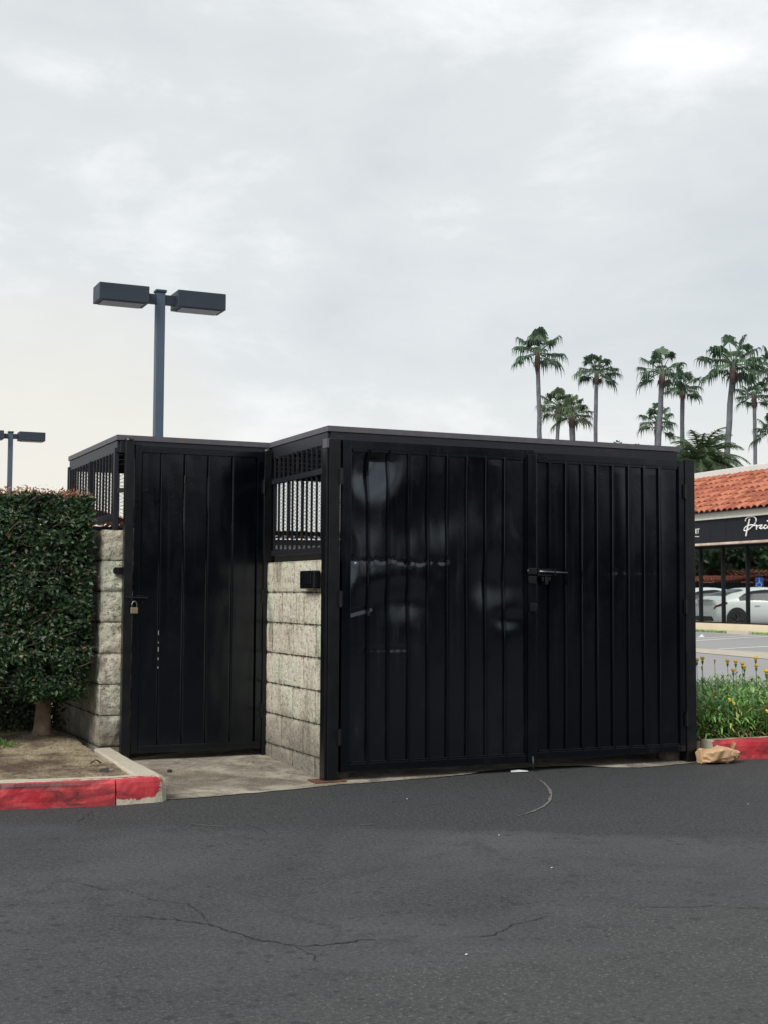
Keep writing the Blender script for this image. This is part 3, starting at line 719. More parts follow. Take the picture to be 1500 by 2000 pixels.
gl = leaf('steel_gate', 'dented glossy black ribbed gate leaf, left one of the wide pair', .092, 1.452, .150, 1.388, .060, 2.092, .108, 2.036, LR, dent_left, M['gate_dented'], (.77, 0, 0), 0)
gr = leaf('steel_gate', 'straighter black ribbed gate leaf with long slide bolt, right one of the wide pair', 1.456, 2.655, 1.478, 2.612, .078, 2.080, .122, 2.030, RR, dent_right, M['gate'], (2.05, 0, 0), .006)
for z in (1.863, 1.110, .273): hinge(gl, .080, z)
for z in (1.863, 1.067, .296): hinge(gr, 2.660, z)
m = MB(); m.box(1.398, 1.462, -.012, -.0005, .06, 2.06); o = m.build('overlap_strip', M['gate'], gl, bevel=.002)
m = MB(); m.tube([(1.468, -.02, 1.295), (1.690, -.02, 1.288)], .007, 10); m.tube([(1.39, -.02, 1.298), (1.46, -.02, 1.296)], .007, 10); b_ = m.build('slide_bolt', M['bolt'], gr, smooth=True, fixn=True)
m = MB(); m.box(1.466, 1.60, -.016, .004, 1.303, 1.312); m.box(1.466, 1.58, -.016, .004, 1.268, 1.276)
for x in (1.47, 1.595): m.box(x-.006, x+.006, -.028, .004, 1.268, 1.312)
m.build('bolt_plate', M['black_metal'], gr, bevel=.001)
m = MB(); m.box(1.522, 1.545, -.022, -.010, 1.21, 1.262); m.box(1.50, 1.515, -.018, .0, 1.23, 1.26); m.box(1.552, 1.566, -.018, .0, 1.235, 1.26); m.build('bolt_handle', M['black_metal'], gr, bevel=.002)
m = MB(); m.box(1.392, 1.456, -.028, -.012, 1.275, 1.316); m.box(1.396, 1.456, -.024, -.012, 1.215, 1.262); m.build('latch_catch', M['black_metal'], gl, bevel=.003)
m = MB(); m.box(1.405, 1.448, -.030, -.012, 1.035, 1.088); m.box(1.448, 1.466, -.02, -.004, 1.05, 1.085); m.build('latch_catch', M['black_metal'], gl, bevel=.003)
m = MB(); m.tube([(1.432, -.014, .10), (1.432, -.02, .012)], .007, 10); m.build('drop_rod', M['lattice'], gl, smooth=True, fixn=True)

# ------------------------------------------------------------------ pedestrian gate
pg = thing('pedestrian_gate', 'narrow black sheet steel gate beside the hedge, held with a brass padlock', 'gate', (-.48, 1.12, 0))
fr = MB(); X0, X1, Y0 = -.928, -.034, 1.105
fr.box(X0, X0+.045, Y0, Y0+.04, .095, 2.120); fr.box(X1-.045, X1, Y0, Y0+.04, .095, 2.112)
fr.box(X0+.045, X1-.045, Y0+.001, Y0+.039, 2.068, 2.113); fr.box(X0+.045, X1-.045, Y0+.001, Y0+.039, .095, .145)
fr.build('gate_frame', M['gate'], pg, bevel=.002)
pn = MB()
cuts = [X0+.045, -.752, -.588, -.425, -.255, X1-.045]
for a, b in zip(cuts[:-1], cuts[1:]):
    pn.grid(lambda u, v: (a+(b-a)*u, Y0+.012+(.009 if min(u, 1-u) < .02 else 0)+.0025*noise.fractal(Vector((a*5+u, 2, v*4)), 1., 2., 2), .14+1.935*v), 24, 120)
pn.build('gate_panel', M['gate'], pg, smooth=True)
m = MB(); m.box(X0+.05, X1-.05, Y0-.006, Y0+.012, .128, .138); m.build('panel_lip', M['gate'], pg, bevel=.001)
for k in range(5):
    m = MB(); m.box(-.752-.001, -.752+.0008, Y0+.008, Y0+.0125, .865-k*.055, .865-k*.055+(.028, .010, .030, .016, .012)[k]); m.build('paint_chip', M['white_plastic'], pg)
m = MB(); m.tube([(-.985, Y0-.016, 1.112), (-.835, Y0-.016, 1.108)], .005, 8); m.box(-.915, -.865, Y0-.02, Y0, 1.118, 1.126); b_ = m.build('slide_bolt', M['black_metal'], pg, fixn=True)
m = MB(); m.tube([(-.945, Y0-.018, 1.11), (-.94, Y0-.02, 1.085), (-.93, Y0-.018, 1.075)], .003, 6); m.build('hasp_loop', M['black_metal'], pg); m = MB(); m.tube([(-.872, Y0-.012, 1.092), (-.866, Y0-.012, 1.078), (-.874, Y0-.012, 1.068)], .003, 6); m.build('hasp_loop', M['black_metal'], pg)
for z in (1.87, 1.12, .35): hinge(pg, -.032, z, Y0)
pl = thing('padlock', 'small brass padlock hanging on the bolt of the narrow gate', 'padlock', (-.925, Y0-.03, 1.02))
m = MB(); m.box(-.950, -.902, Y0-.034, Y0-.016, 1.005, 1.046); m.build('lock_body', M['brass'], pl, bevel=.004)
m = MB(); pts = [(-.926-.017*math.cos(t*math.pi/8), Y0-.025, 1.064+.022*math.sin(t*math.pi/8)) for t in range(9)]
m.tube([(-.943, Y0-.025, 1.044)]+pts+[(-.909, Y0-.025, 1.044)], .0032, 8); m.build('shackle', M['chrome'], pl, smooth=True)

# ------------------------------------------------------------------ hedge
hg = thing('hedge', 'tall clipped dark green hedge with reddish new shoots on top', 'hedge', (-2.0, 1.9, .13))
lf = MB(); lr = MB(); rr = random.Random(11)
def leaf_at(mb, p, nrm, size, ratio=.48):
    t = Vector((rr.uniform(-1, 1), rr.uniform(-1, 1), rr.uniform(-.9, .6)))
    t = (t-nrm*t.dot(nrm)*.75+nrm*.25).normalized(); s_ = t.cross(nrm)
    if s_.length < .05: return
    s_.normalize(); n_ = s_.cross(t)
    Lh = size; Wd = size*ratio*.5; up = n_*Wd*.45*rr.uniform(-.2, 1)
    a = p; b = p+t*Lh*.42; c = p+t*Lh-n_*Lh*.12
    i = len(mb.v)
    mb.v += [tuple(a), tuple(a+t*Lh*.45+s_*Wd+up), tuple(c), tuple(a+t*Lh*.45-s_*Wd+up), tuple(b)]
    mb.f += [(i, i+1, i+4), (i+1, i+2, i+4), (i, i+4, i+3), (i+4, i+2, i+3)]
def hb(x, z):   # front surface y (bulges and hollows)
    s_ = 1.17+.05*nz(x*3, 0, z*3)+.035*nz(x*9, 3, z*9)
    if z < .75: s_ += .10*((.75-z)/.35)**1.3
    return s_
XR, XL, ZT = -1.182, -2.75, 1.775
nL = 62000
for k in range(nL):
    r_ = rr.random()
    if r_ < .66:       # front
        x = rr.uniform(XL, XR) if rr.random() < .5 else rr.uniform(-2.1, XR); z = rr.uniform(.42, ZT-.01)
        d = abs(rr.gauss(0, .10)) if rr.random() < .8 else rr.uniform(0, .5)
        lowcut = .44+.10*nz(x*4, 1, 7)+.06*nz(x*15, 2, 7)
        if z < lowcut: continue
        xr_ = XR+.025*nz(1, z*6, 2)-(.06*max(0, .7-z)/.3)
        if x > xr_: continue
        y = hb(x, z)+d; nrm = Vector((rr.gauss(0, .45), -1, rr.gauss(.35, .45))).normalized()
        if nz(x*8, d*8, z*8) < -.34 and d < .1: continue
    elif r_ < .82:     # top
        x = rr.uniform(XL, XR); y = rr.uniform(1.17, 2.5); z = ZT-abs(rr.gauss(0, .04))+.025*nz(x*5, y*5, 0); nrm = Vector((rr.gauss(0, .4), rr.gauss(-.2, .4), 1)).normalized()
    else:              # right side next to the wall
        y = rr.uniform(1.17, 2.4); z = rr.uniform(.45, ZT); x = XR-abs(rr.gauss(0, .07)); nrm = Vector((1, rr.gauss(-.4, .4), rr.gauss(.3, .4))).normalized()
    if rr.random() < .12: y = rr.uniform(1.5, 2.3); x = rr.uniform(XL, XR); z = rr.uniform(.45, 1.7)
    leaf_at(lf, Vector((x, y, z)), nrm, rr.uniform(.026, .048))
for k in range(9000):   # low shoots behind the trunk
    x = rr.uniform(-3.6, -1.14); y = rr.uniform(2.0, 3.0); z = .15+rr.random()**1.3*.95
    leaf_at(lf, Vector((x, y, z)), Vector((rr.gauss(0, .5), -1, rr.gauss(.4, .5))).normalized(), rr.uniform(.02, .038))
for k in range(9000):
    x = rr.uniform(-1.95, -1.14); y = rr.uniform(2.25, 3.3); z = .13+rr.random()*.75
    leaf_at(lf, Vector((x, y, z)), Vector((rr.gauss(0, .5), -1, rr.gauss(.4, .5))).normalized(), rr.uniform(.03, .05))
for k in range(420):   # low leaves at the left
    x = rr.uniform(-2.3, -1.60); y = rr.uniform(1.5, 2.1); z = .18+rr.random()*.35
    leaf_at(lf, Vector((x, y, z)), Vector((rr.gauss(0, .5), -1, rr.gauss(.4, .5))).normalized(), rr.uniform(.02, .038))
hf = lf.build('foliage', M['hedge'], hg)
for k in range(2600):
    x = rr.uniform(XL, XR); y = 1.19+abs(rr.gauss(0, .4)); h_ = rr.random()**2*.045
    z = ZT+h_+.02*nz(x*5, y*5, 0)
    leaf_at(lr, Vector((x, y, z)), Vector((rr.gauss(0, .8), rr.gauss(-.5, .5), rr.gauss(.3, .4))).normalized(), rr.uniform(.02, .034), .38)
for k in range(24):
    x = rr.uniform(-2.1, XR); z = rr.uniform(.5, 1.6); leaf_at(lr, Vector((x, hb(x, z)-.005, z)), Vector((rr.gauss(0, .4), -1, .3)).normalized(), rr.uniform(.02, .032), .4)
lr.build('new_growth', M['hedge_red'], hg)
tk = MB()
pts = [(-1.425, 1.57, .10), (-1.415, 1.58, .17), (-1.408, 1.60, .24), (-1.40, 1.62, .34), (-1.392, 1.63, .44), (-1.385, 1.66, .56), (-1.36, 1.70, .75), (-1.38, 1.72, 1.1)]
tk.tube(pts, [.085, .066, .056, .051, .049, .052, .045, .03], 14)
for i_, v in enumerate(tk.v):
    v = Vector(v); f_ = .007*nz(v.x*25, v.y*25, v.z*6); tk.v[i_] = (v.x+f_, v.y+f_, v.z)
tk.build('trunk', M['bark'], hg, smooth=True)
tw = MB()
for k in range(110):
    x = rr.uniform(-2.1, -1.2); z = rr.uniform(.5, 1.7); y = hb(x, z)+rr.uniform(-.008, .05); a = Vector((x, y, z)); pts = [a]
    dd = Vector((rr.uniform(-1, 1), rr.uniform(-.15, .3), rr.uniform(-.5, .7))).normalized()
    for j in range(4):
        dd = (dd+Vector((rr.uniform(-.35, .35), rr.uniform(-.1, .1), rr.uniform(-.3, .3)))).normalized(); pts.append(pts[-1]+dd*rr.uniform(.02, .045))
    tw.tube(pts, [.0022, .002, .0018, .0014, .001], 5)
tag(tw.build('twigs', M['twig'], hg), kind='stuff'); tw = MB()
for k in range(26):
    a = Vector((-1.372, 1.70, .62+.012*k)); b = Vector((rr.uniform(-2.4, -1.22), rr.uniform(1.25, 2.3), rr.uniform(.6, 1.6)))
    c = (a+b)/2+Vector((rr.uniform(-.1, .1), rr.uniform(-.1, .1), rr.uniform(-.1, .05))); tw.tube([a, c, b], [.014, .009, .004], 6)
tw.build('branches', M['twig'], hg)
tk = MB(); tk.tube([(-2.35, 1.75, .10), (-2.33, 1.76, .3), (-2.36, 1.8, .6), (-2.3, 1.85, 1.1)], [.07, .05, .05, .03], 12); tk.build('trunk', M['bark'], hg, smooth=True)
# leafy weed left of the trunk
wd = thing('weed', 'bright green leafy weed growing at the left foot of the hedge', 'plant', (-1.69, 1.35, .14))
m = MB()
for k in range(70):
    a = rr.uniform(0, 6.28); r_ = rr.uniform(0, .05); ln = rr.uniform(.05, .11); d = Vector((math.cos(a), math.sin(a)*.7, rr.uniform(.3, 1.2))).normalized()
    p = Vector((-1.69+r_*math.cos(a), 1.35+r_*math.sin(a), .14)); s_ = d.cross(Vector((0, 0, 1))).normalized()*.006
    q_ = p+d*ln*.6; e_ = p+d*ln-Vector((0, 0, ln*.25)); m.add([p-s_*.4, p+s_*.4, q_+s_, e_, q_-s_], [(0, 1, 2, 4), (4, 2, 3)])
m.build('leaves', M['blade'], wd)
# leaf litter
lt = MB()
for k in range(900):
    x = rr.uniform(-2.6, -1.25); y = rr.uniform(-.15, 2.0)
    z = .124+.035*max(0, min(1, (y-.6)/1.2))+.05*math.exp(-(((x+1.42)/.30)**2+((y-1.6)/.35)**2))+.010*nz(x*4, y*4, 0)+.008
    L_ = rr.uniform(.006, .022); a = rr.uniform(0, 6.28); d = Vector((math.cos(a), math.sin(a), rr.uniform(-.25, .25)))*L_; s_ = Vector((-math.sin(a), math.cos(a), rr.uniform(-.3, .3)))*L_*rr.uniform(.12, .35)
    p = Vector((x, y, z)); lt.add([p-d, p+s_, p+d, p-s_], [(0, 1, 2, 3)])
for k in range(70):   # crumbs blown onto the apron
    if rr.random() < .6: x, y = rr.uniform(-.35, -.01), 0; y = rr.uniform(.0, .9)
    else: x, y = rr.uniform(-1.0, .0), rr.uniform(-.15, 1.0)
    L_ = rr.uniform(.004, .013); a = rr.uniform(0, 6.28); d = Vector((math.cos(a), math.sin(a), .1))*L_; s_ = Vector((-math.sin(a), math.cos(a), .3))*L_*.4
    p = Vector((x, y, padz(y)+.006)); lt.add([p-d, p+s_, p+d, p-s_], [(0, 1, 2, 3)])
tag(lt.build('leaf_litter', M['dry_leaf']), 'dry brown leaf crumbs scattered over the planter soil and apron', 'leaf litter', kind='stuff')
def dry(x, y, z, s_, lab, rz=0):
    m = MB(); m.grid(lambda u, v: (x+((u-.5)*math.cos(rz)-(v-.5)*.45*math.sin(rz)*math.sin(math.pi*u))*s_, y+((u-.5)*math.sin(rz)+(v-.5)*.45*math.cos(rz)*math.sin(math.pi*u))*s_, z+.25*s_*abs(v-.5)+.18*s_*math.sin(u*5)), 8, 4)
    tag(m.build('fallen_leaf', M['dry_leaf'], smooth=True), lab, 'leaf')
dry(-1.30, .40, .140, .055, 'curled tan dead leaf on the soil near the return kerb', .3)
dry(-1.335, .36, .140, .045, 'darker curled dead leaf just left of the tan one on the soil', 2.2)
m = MB(); m.add([(-1.35, .075, .12), (-1.312, .07, .12), (-1.303, .09, .143), (-1.352, .095, .140), (-1.35, .11, .12), (-1.30, .10, .12)], [(0, 1, 2, 3), (4, 3, 2, 5), (0, 3, 4), (1, 5, 2)])
tag(m.build('plastic_scrap', M['black_plastic']), 'small black plastic scrap sticking out of the planter soil', 'litter')
m = MB(); p = on(315, 1541, 2, 0); m.box(p.x+.03, p.x+.075, p.y+.05, p.y+.065, .006, .012); tag(m.build('paper_scrap', M['white_plastic']), 'pale paper scrap beside the kerb corner', 'litter')
m = MB(); m.tube([(-.80, .62, .032), (-.80, .62, .046)], [.016, .014], 8); tag(m.build('bottle_cap', M['black_plastic'], fixn=True), 'small black cap lying on the apron before the narrow gate', 'litter')
m = MB(); m.add([(1.27, -.01, .006), (1.39, -.03, .006), (1.41, .02, .007), (1.30, .045, .010), (1.34, .01, .016)], [(0, 1, 4), (1, 2, 4), (2, 3, 4), (3, 0, 4)])
tag(m.build('flattened_cup', M['white_plastic']), 'flattened pale cup lying under the meeting point of the double gates', 'litter')
rr = random.Random(5)
for k, (px, py, lab) in enumerate([(1078, 1697, 'tiny white litter speck alone on the asphalt, right of centre'), (975, 1633, 'tiny white litter speck on the asphalt below the arc scrape'), (1461, 1572, 'tiny white litter speck at the right edge below the red kerb'), (795, 1562, 'tiny white litter speck on dark asphalt below the left gate leaf'), (911, 1867, 'tiny grey litter speck beside the asphalt crack end')]):
    p = on(px, py, 2, 0); m = MB(); m.add([(p.x-.006, p.y, .004), (p.x, p.y-.004, .005), (p.x+.007, p.y+.002, .004), (p.x+.001, p.y+.005, .007)], [(0, 1, 3), (1, 2, 3), (0, 3, 2)])
    tag(m.build('litter_speck', M['white_plastic']), lab, 'litter', 'litter specks on the asphalt')

# ------------------------------------------------------------------ paper bag
bag = thing('paper_bag', 'crumpled brown paper bag lying against the right gate post and red kerb', 'bag', (2.85, -.09, 0))
m = MB()
def bagf(u, v):
    # squashed sack: long axis x, creased flat facets, open folded mouth at the right
    a = 2*math.pi*u; x = -1+2*v
    wy = .078*(1-abs(x)**4*.45)*(1 if x < .6 else 1-.2*(x-.6)); hz = .047*(1-.35*abs(x+.1)**3)*(1.05+.18*math.sin(x*5+.6))
    e = .62
    cy = math.copysign(abs(math.cos(a))**e, math.cos(a)); cz = math.copysign(abs(math.sin(a))**e, math.sin(a))
    p = Vector((x*3.1, cy*1.6, cz*1.6)); f1 = abs(noise.noise(p*1.1)); f2 = abs(noise.noise(p*2.3+Vector((7, 0, 0))))
    k = 1-.42*f1-.20*f2+.08
    X = 2.855+.155*x+.012*nz(cy*3, cz*3, x*4); Y = -.085+wy*cy*k; Z = .047+hz*cz*k
    Y += .012*math.sin(x*6)*(cz+.4)
    return (X, Y, max(.003, Z+.006*(1+cz)))
m.grid(bagf, 20, 15)
m.f.append(tuple(range(20))); m.f.append(tuple(15*21+j for j in range(20))[::-1])
m.build('bag_body', M['paper'], bag, fixn=True)
m = MB()
m.grid(lambda u, v: (2.950+.040*u+.010*v, -.095-.02*v+.016*(u > .5)*(u-.5)*2+.006*v*math.sin(u*9), .078+.068*v-.022*u*v-.008*(v > .8)*u), 6, 6)
o = m.build('bag_flap', M['paper'], bag); sm = o.modifiers.new('s', 'SOLIDIFY'); sm.thickness = .003
m = MB()
m.grid(lambda u, v: (2.74+.13*u+.03*v, -.172-.006*math.sin(u*8)-.006*v, .030+.062*v*(1-.3*u)+.02*u), 8, 5)
o = m.build('bag_fold', M['paper'], bag); sm = o.modifiers.new('s', 'SOLIDIFY'); sm.thickness = .003

# ------------------------------------------------------------------ flower bed
rr = random.Random(21); bl = MB()
def bedtop(x, y): return .415+.04*nz(x*2.2, y*2, 0)+.03*nz(x*7, y*7, 1)
def blade(mb, p, d, ln, wd_, droop):
    s_ = d.cross(Vector((0, 0, 1)));  s_ = s_.normalized()*wd_/2 if s_.length > .01 else Vector((wd_/2, 0, 0))
    prev = None; n = 4
    for k in range(n+1):
        t = k/n; c = p+d*ln*t-Vector((0, 0, droop*ln*t*t)); ww = s_*math.sin(math.pi*(.12+.86*t))**.7
        cur = (len(mb.v), len(mb.v)+1); mb.v += [tuple(c-ww), tuple(c+ww)]
        if prev: mb.f.append((prev[0], prev[1], cur[1], cur[0]))
        prev = cur
for k in range(22000):
    x = rr.uniform(2.86, 4.6); y = .17+1.6*rr.random()**1.2; zt = bedtop(x, y)
    front = y < .42
    z = .12+rr.random()*(zt-.02)*(rr.uniform(.4, 1) if not front else rr.random()**.6)
    a = rr.uniform(0, 6.28); d = Vector((math.cos(a)*.8, math.sin(a)*.8-.25, rr.uniform(.25, 1.4))).normalized()
    if z > zt+.05: continue
    blade(bl, Vector((x, y, z)), d, rr.uniform(.05, .12), rr.uniform(.009, .017), rr.uniform(.1, .9))
db = MB()
for k in range(1500):
    x = rr.uniform(2.9, 4.6); y = rr.uniform(.16, .40); z = .12+abs(rr.gauss(0, .05))
    a = rr.uniform(0, 6.28); blade(db, Vector((x, y, z)), Vector((math.cos(a), math.sin(a)*.7-.3, rr.uniform(-.1, .8))).normalized(), rr.uniform(.04, .11), rr.uniform(.004, .009), rr.uniform(.2, .9))
tag(db.build('withered_blades', M['dry_leaf']), 'brown withered blades along the foot of the flower bed', 'dead leaves', kind='stuff')
tag(bl.build('flower_bed_foliage', M['blade']), 'dense strappy green foliage filling the flower bed behind the red kerb', 'ground cover', kind='stuff')
fl = [(1361, 1293, 'yellow flower hard against the gate post, highest at the left'), (1372, 1290, 'yellow flower on tall stem second from the gate post'), (1396, 1292, 'small pale closed bud on a thin stem above the bed'),
      (1421, 1295, 'yellow flower alone mid bed on a tall stem'), (1437, 1296, 'yellow flower just right of the lone mid bed one'), (1450, 1300, 'yellow flower upper one of the touching pair'),
      (1454, 1306, 'yellow flower lower one of the touching pair'), (1476, 1289, 'tallest yellow flower near the right edge'), (1477, 1304, 'yellow flower directly beneath the tallest one'),
      (1432, 1313, 'yellow flower resting at the top of the foliage mid bed'), (1497, 1316, 'large open yellow flower cut by the right edge of the photo'), (1371, 1305, 'small green yellow bud near the gate post'),
      (1422, 1362, 'wilted yellow flower hanging in the foliage, upper'), (1430, 1369, 'wilted yellow flower hanging in the foliage, lower'), (1496, 1385, 'orange tinted flower low in foliage at the right')]
for k, (px, py, lab) in enumerate(fl):
    yy = .55+.25*rr.random() if py < 1330 else .16
    p = on(px, py, 1, yy); t = thing('yellow_flower', lab, 'flower', (p.x, p.y, .13), 0, 'yellow flowers in the bed')
    m = MB(); m.tube([(p.x+.01, p.y+.01, .13), (p.x+.006, p.y, .13+(p.z-.13)*.6), (p.x, p.y, p.z-.015)], .0018, 5); m.build('stem', M['stem'], t)
    bud = k in (2, 11); sc_ = .7 if bud else (1.7 if k == 10 else 1.3)
    m = MB(); m.tube([(p.x, p.y, p.z-.024*sc_), (p.x, p.y, p.z-.012*sc_), (p.x, p.y, p.z-.002)], [.0025, .006*sc_, .008*sc_], 8); m.build('calyx', M['calyx'], t)
    m = MB(); n = 12
    tilt = 0 if py < 1330 else 1.2
    for j in range(n*2):
        a = 6.283*j/n; ro = .012*sc_*(1 if j < n else .7); o_ = Vector((math.cos(a), math.sin(a), 0)); s_ = Vector((-math.sin(a), math.cos(a), 0))*.0045*sc_
        b0 = p+o_*.004; b1 = p+o_*ro+Vector((0, 0, .012*sc_)); b2 = p+o_*ro*.9+Vector((0, 0, .022*sc_))
        if tilt: b1 = p+o_*ro*.7+Vector((.004, -.01, -.010)); b2 = p+o_*ro*.5+Vector((.01, -.012, -.028))
        m.add([b0-s_*.5, b0+s_*.5, b1+s_, b2, b1-s_], [(0, 1, 2, 4), (4, 2, 3)])
    m.build('petals', M['petal'], t)

# ------------------------------------------------------------------ lamp posts
def lamp(loc, top, s_, label, rz=0):
    t = thing('parking_lot_lamp', label, 'lamp post', (loc[0], loc[1], 0), rz, 'twin headed parking lot lamps')
    h = top
    m = MB(); m.box(-.06, .06, -.06, .06, .0, h); m.build('pole', M['lamp_pole'], t, world=False, bevel=.006)
    m = MB(); m.box(-.075, .075, -.075, .075, h, h+.035); m.build('pole_cap', M['lamp_metal'], t, world=False, bevel=.005)
    m = MB(); m.tube([(0, 0, 0), (0, 0, .5)], .25, 16); m.build('footing', M['kerb'], t, world=False, fixn=True)
    for sg in (-1, 1):
        m = MB(); m.box(*sorted((sg*.055, sg*.20)), -.045, .045, h-.16, h-.03); a = m.build('arm', M['lamp_metal'], t, world=False, bevel=.004)
        m = MB(); x0, x1 = sorted((sg*.20, sg*.88)); m.box(x0, x1, -.20, .20, h-.20, h+.03); hd = m.build('lamp_head', M['lamp_metal'], t, world=False, bevel=.008)
        m = MB(); m.box(x0+.06, x1-.06, -.16, .16, h-.212, h-.198); m.build('lens', M['lens'], hd, world=False)
    return t
p = at(313, 568, 18.6); lamp((p.x, p.y), p.z-.03, 1, 'tall dark twin box headed lamp behind the narrow gate')
p = at(21, 843, 36); lamp((p.x, p.y), p.z-.03, 1, 'farther twin headed lamp above the hedge at the left edge')

# ------------------------------------------------------------------ fan palms
def fan_palm(px, pyc, rpx, d, basepx, label, seed, light=False, nfr=26, tr=.20, skirt=1.):
    rp = random.Random(seed); c = at(px, pyc, d); b = gnd(basepx, d); rad = rpx*d/FPX
    t = thing('fan_palm', label, 'palm tree', (b.x, b.y, 0), 0, 'fan palms behind the shops')
    m = MB(); n = 14; pts = []; ra = []
    for k in range(n+1):
        u = k/n; q_ = Vector((b.x, b.y, 0)).lerp(c-Vector((0, 0, rad*.22)), u); q_ += Vector((CR.x, CR.y, 0))*(math.sin(u*math.pi)*rad*.10*rp.uniform(.8, 1.2)*(1 if seed % 2 else -1)); pts.append(q_); ra.append(tr*.80*(1.25-.45*u)*(1+.06*rp.uniform(-1, 1)))
    m.tube(pts, ra, 10); m.build('trunk', M['palm_trunk'], t, smooth=True)
    m = MB(); m.tube([pts[-1]-Vector((0, 0, rad*.42)), pts[-1]-Vector((0, 0, rad*.2)), pts[-1]+Vector((0, 0, rad*.02)), c], [ra[-1]*1.05, ra[-1]*1.45*skirt, ra[-1]*1.35, ra[-1]*.7], 10)
    m.build('leaf_base', M['skirt'], t, smooth=True)
    m = MB()
    for k in range(9):
        az = rp.uniform(0, 6.28); o_ = Vector((math.cos(az), math.sin(az), 0)); a0 = pts[-1]-Vector((0, 0, rad*.12*rp.random())); ln = rad*rp.uniform(.25, .5); s_ = Vector((-o_.y, o_.x, 0))*rad*.035
        b0 = a0+o_*rad*.16-Vector((0, 0, ln*.4)); c0 = a0+o_*rad*.12-Vector((0, 0, ln)); m.add([a0-s_*.3, a0+s_*.3, b0+s_, b0-s_, c0], [(0, 1, 2, 3), (3, 2, 4)])
    m.build('dead_fronds', M['skirt'], t)
    m = MB(); ps = MB()
    for k in range(nfr):
        az = k*2.39996+rp.uniform(-.3, .3); el = math.asin(max(-.55, min(.97, -.45+1.45*((k+.5)/nfr)+rp.uniform(-.12, .12))))
        dr = Vector((math.cos(az)*math.cos(el), math.sin(az)*math.cos(el), math.sin(el)))
        pl_ = rad*rp.uniform(.50, .74); start = c-Vector((0, 0, rad*.08)); hub = start+dr*pl_-Vector((0, 0, pl_*.12*math.cos(el)))
        ps.tube([start, (start+hub)/2+Vector((0, 0, pl_*.05)), hub], [.035, .028, .02], 4)
        side = dr.cross(Vector((0, 0, 1))).normalized() if abs(dr.z) < .99 else Vector((1, 0, 0)); upv = side.cross(dr)
        nl = 24; fl_ = rad*rp.uniform(.46, .66)
        for j in range(nl):
            a = (j/(nl-1)-.5)*R(235); ax_ = dr*math.cos(a)+side*math.sin(a)+upv*(.22*abs(math.sin(a)))
            ln = fl_*(1-.30*abs(a)/R(118))*rp.uniform(.72, 1.12); sp = ax_.cross(upv).normalized()*ln*.086
            dp_ = rp.uniform(.55, 1.15)
            k1 = hub+ax_*ln*.52-Vector((0, 0, ln*.06)); k2 = hub+ax_*ln*.70-Vector((0, 0, ln*.30*dp_)); k3 = hub+ax_*ln*.76-Vector((0, 0, ln*.80*dp_))
            i = len(m.v); m.v += [tuple(hub), tuple(k1+sp), tuple(k1-sp), tuple(k2+sp*.45), tuple(k2-sp*.45), tuple(k3)]
            m.f += [(i, i+1, i+2), (i+1, i+3, i+4, i+2), (i+3, i+5, i+4)]
    m.build('fronds', M['palm_light' if light else 'palm'], t)
    ps.build('leaf_stalks', M['palm_light'], t)
PD = [(1050, 686, 60, 78, 1047, 'tallest slender fan palm at the left of the palm group', 1, 0, 17, .19), (1165, 722, 45, 84, 1169, 'neat round headed fan palm standing alone right of the two light green ones', 2, 0, 22, .18),
      (1091, 790, 42, 96, 1089, 'light green short fan palm, left one of the overlapping low pair', 4, 1, 22, .20), (1117, 806, 46, 92, 1113, 'light green short fan palm with thick trunk, right one of the overlapping low pair', 5, 1, 22, .30),
      (1293, 722, 54, 76, 1284, 'tall fan palm with dark leaf base, left one of the crossing pair', 6, 0, 18, .22), (1333, 752, 44, 80, 1316, 'tall fan palm with leaning trunk, right one of the crossing pair', 7, 0, 18, .20),
      (1283, 822, 44, 90, 1281, 'lower fan palm beneath the crossing pair', 8, 0, 16, .18), (1431, 706, 70, 66, 1417, 'largest crowned fan palm at the right with a stout trunk', 10, 0, 20, .20),
      (1473, 770, 42, 88, 1469, 'smaller fan palm right of the largest one', 11, 0, 18, .18), (1512, 838, 44, 80, 1516, 'low fan palm half cut by the right edge', 12, 0, 18, .2),
      (1506, 718, 52, 72, 1514, 'fan palm cut off by the right edge beside the largest one', 13, 0, 16, .2), (1208, 869, 13, 160, 1208, 'tiny distant fan palm top just over the gate roof edge', 14, 0, 14, .2),
      (1243, 872, 11, 165, 1243, 'tiny distant fan palm top right of the first tiny one', 15, 0, 14, .2)]
for a in PD: fan_palm(a[0], a[1], a[2], a[3], a[4], a[5], a[6], bool(a[7]), a[8], a[9])
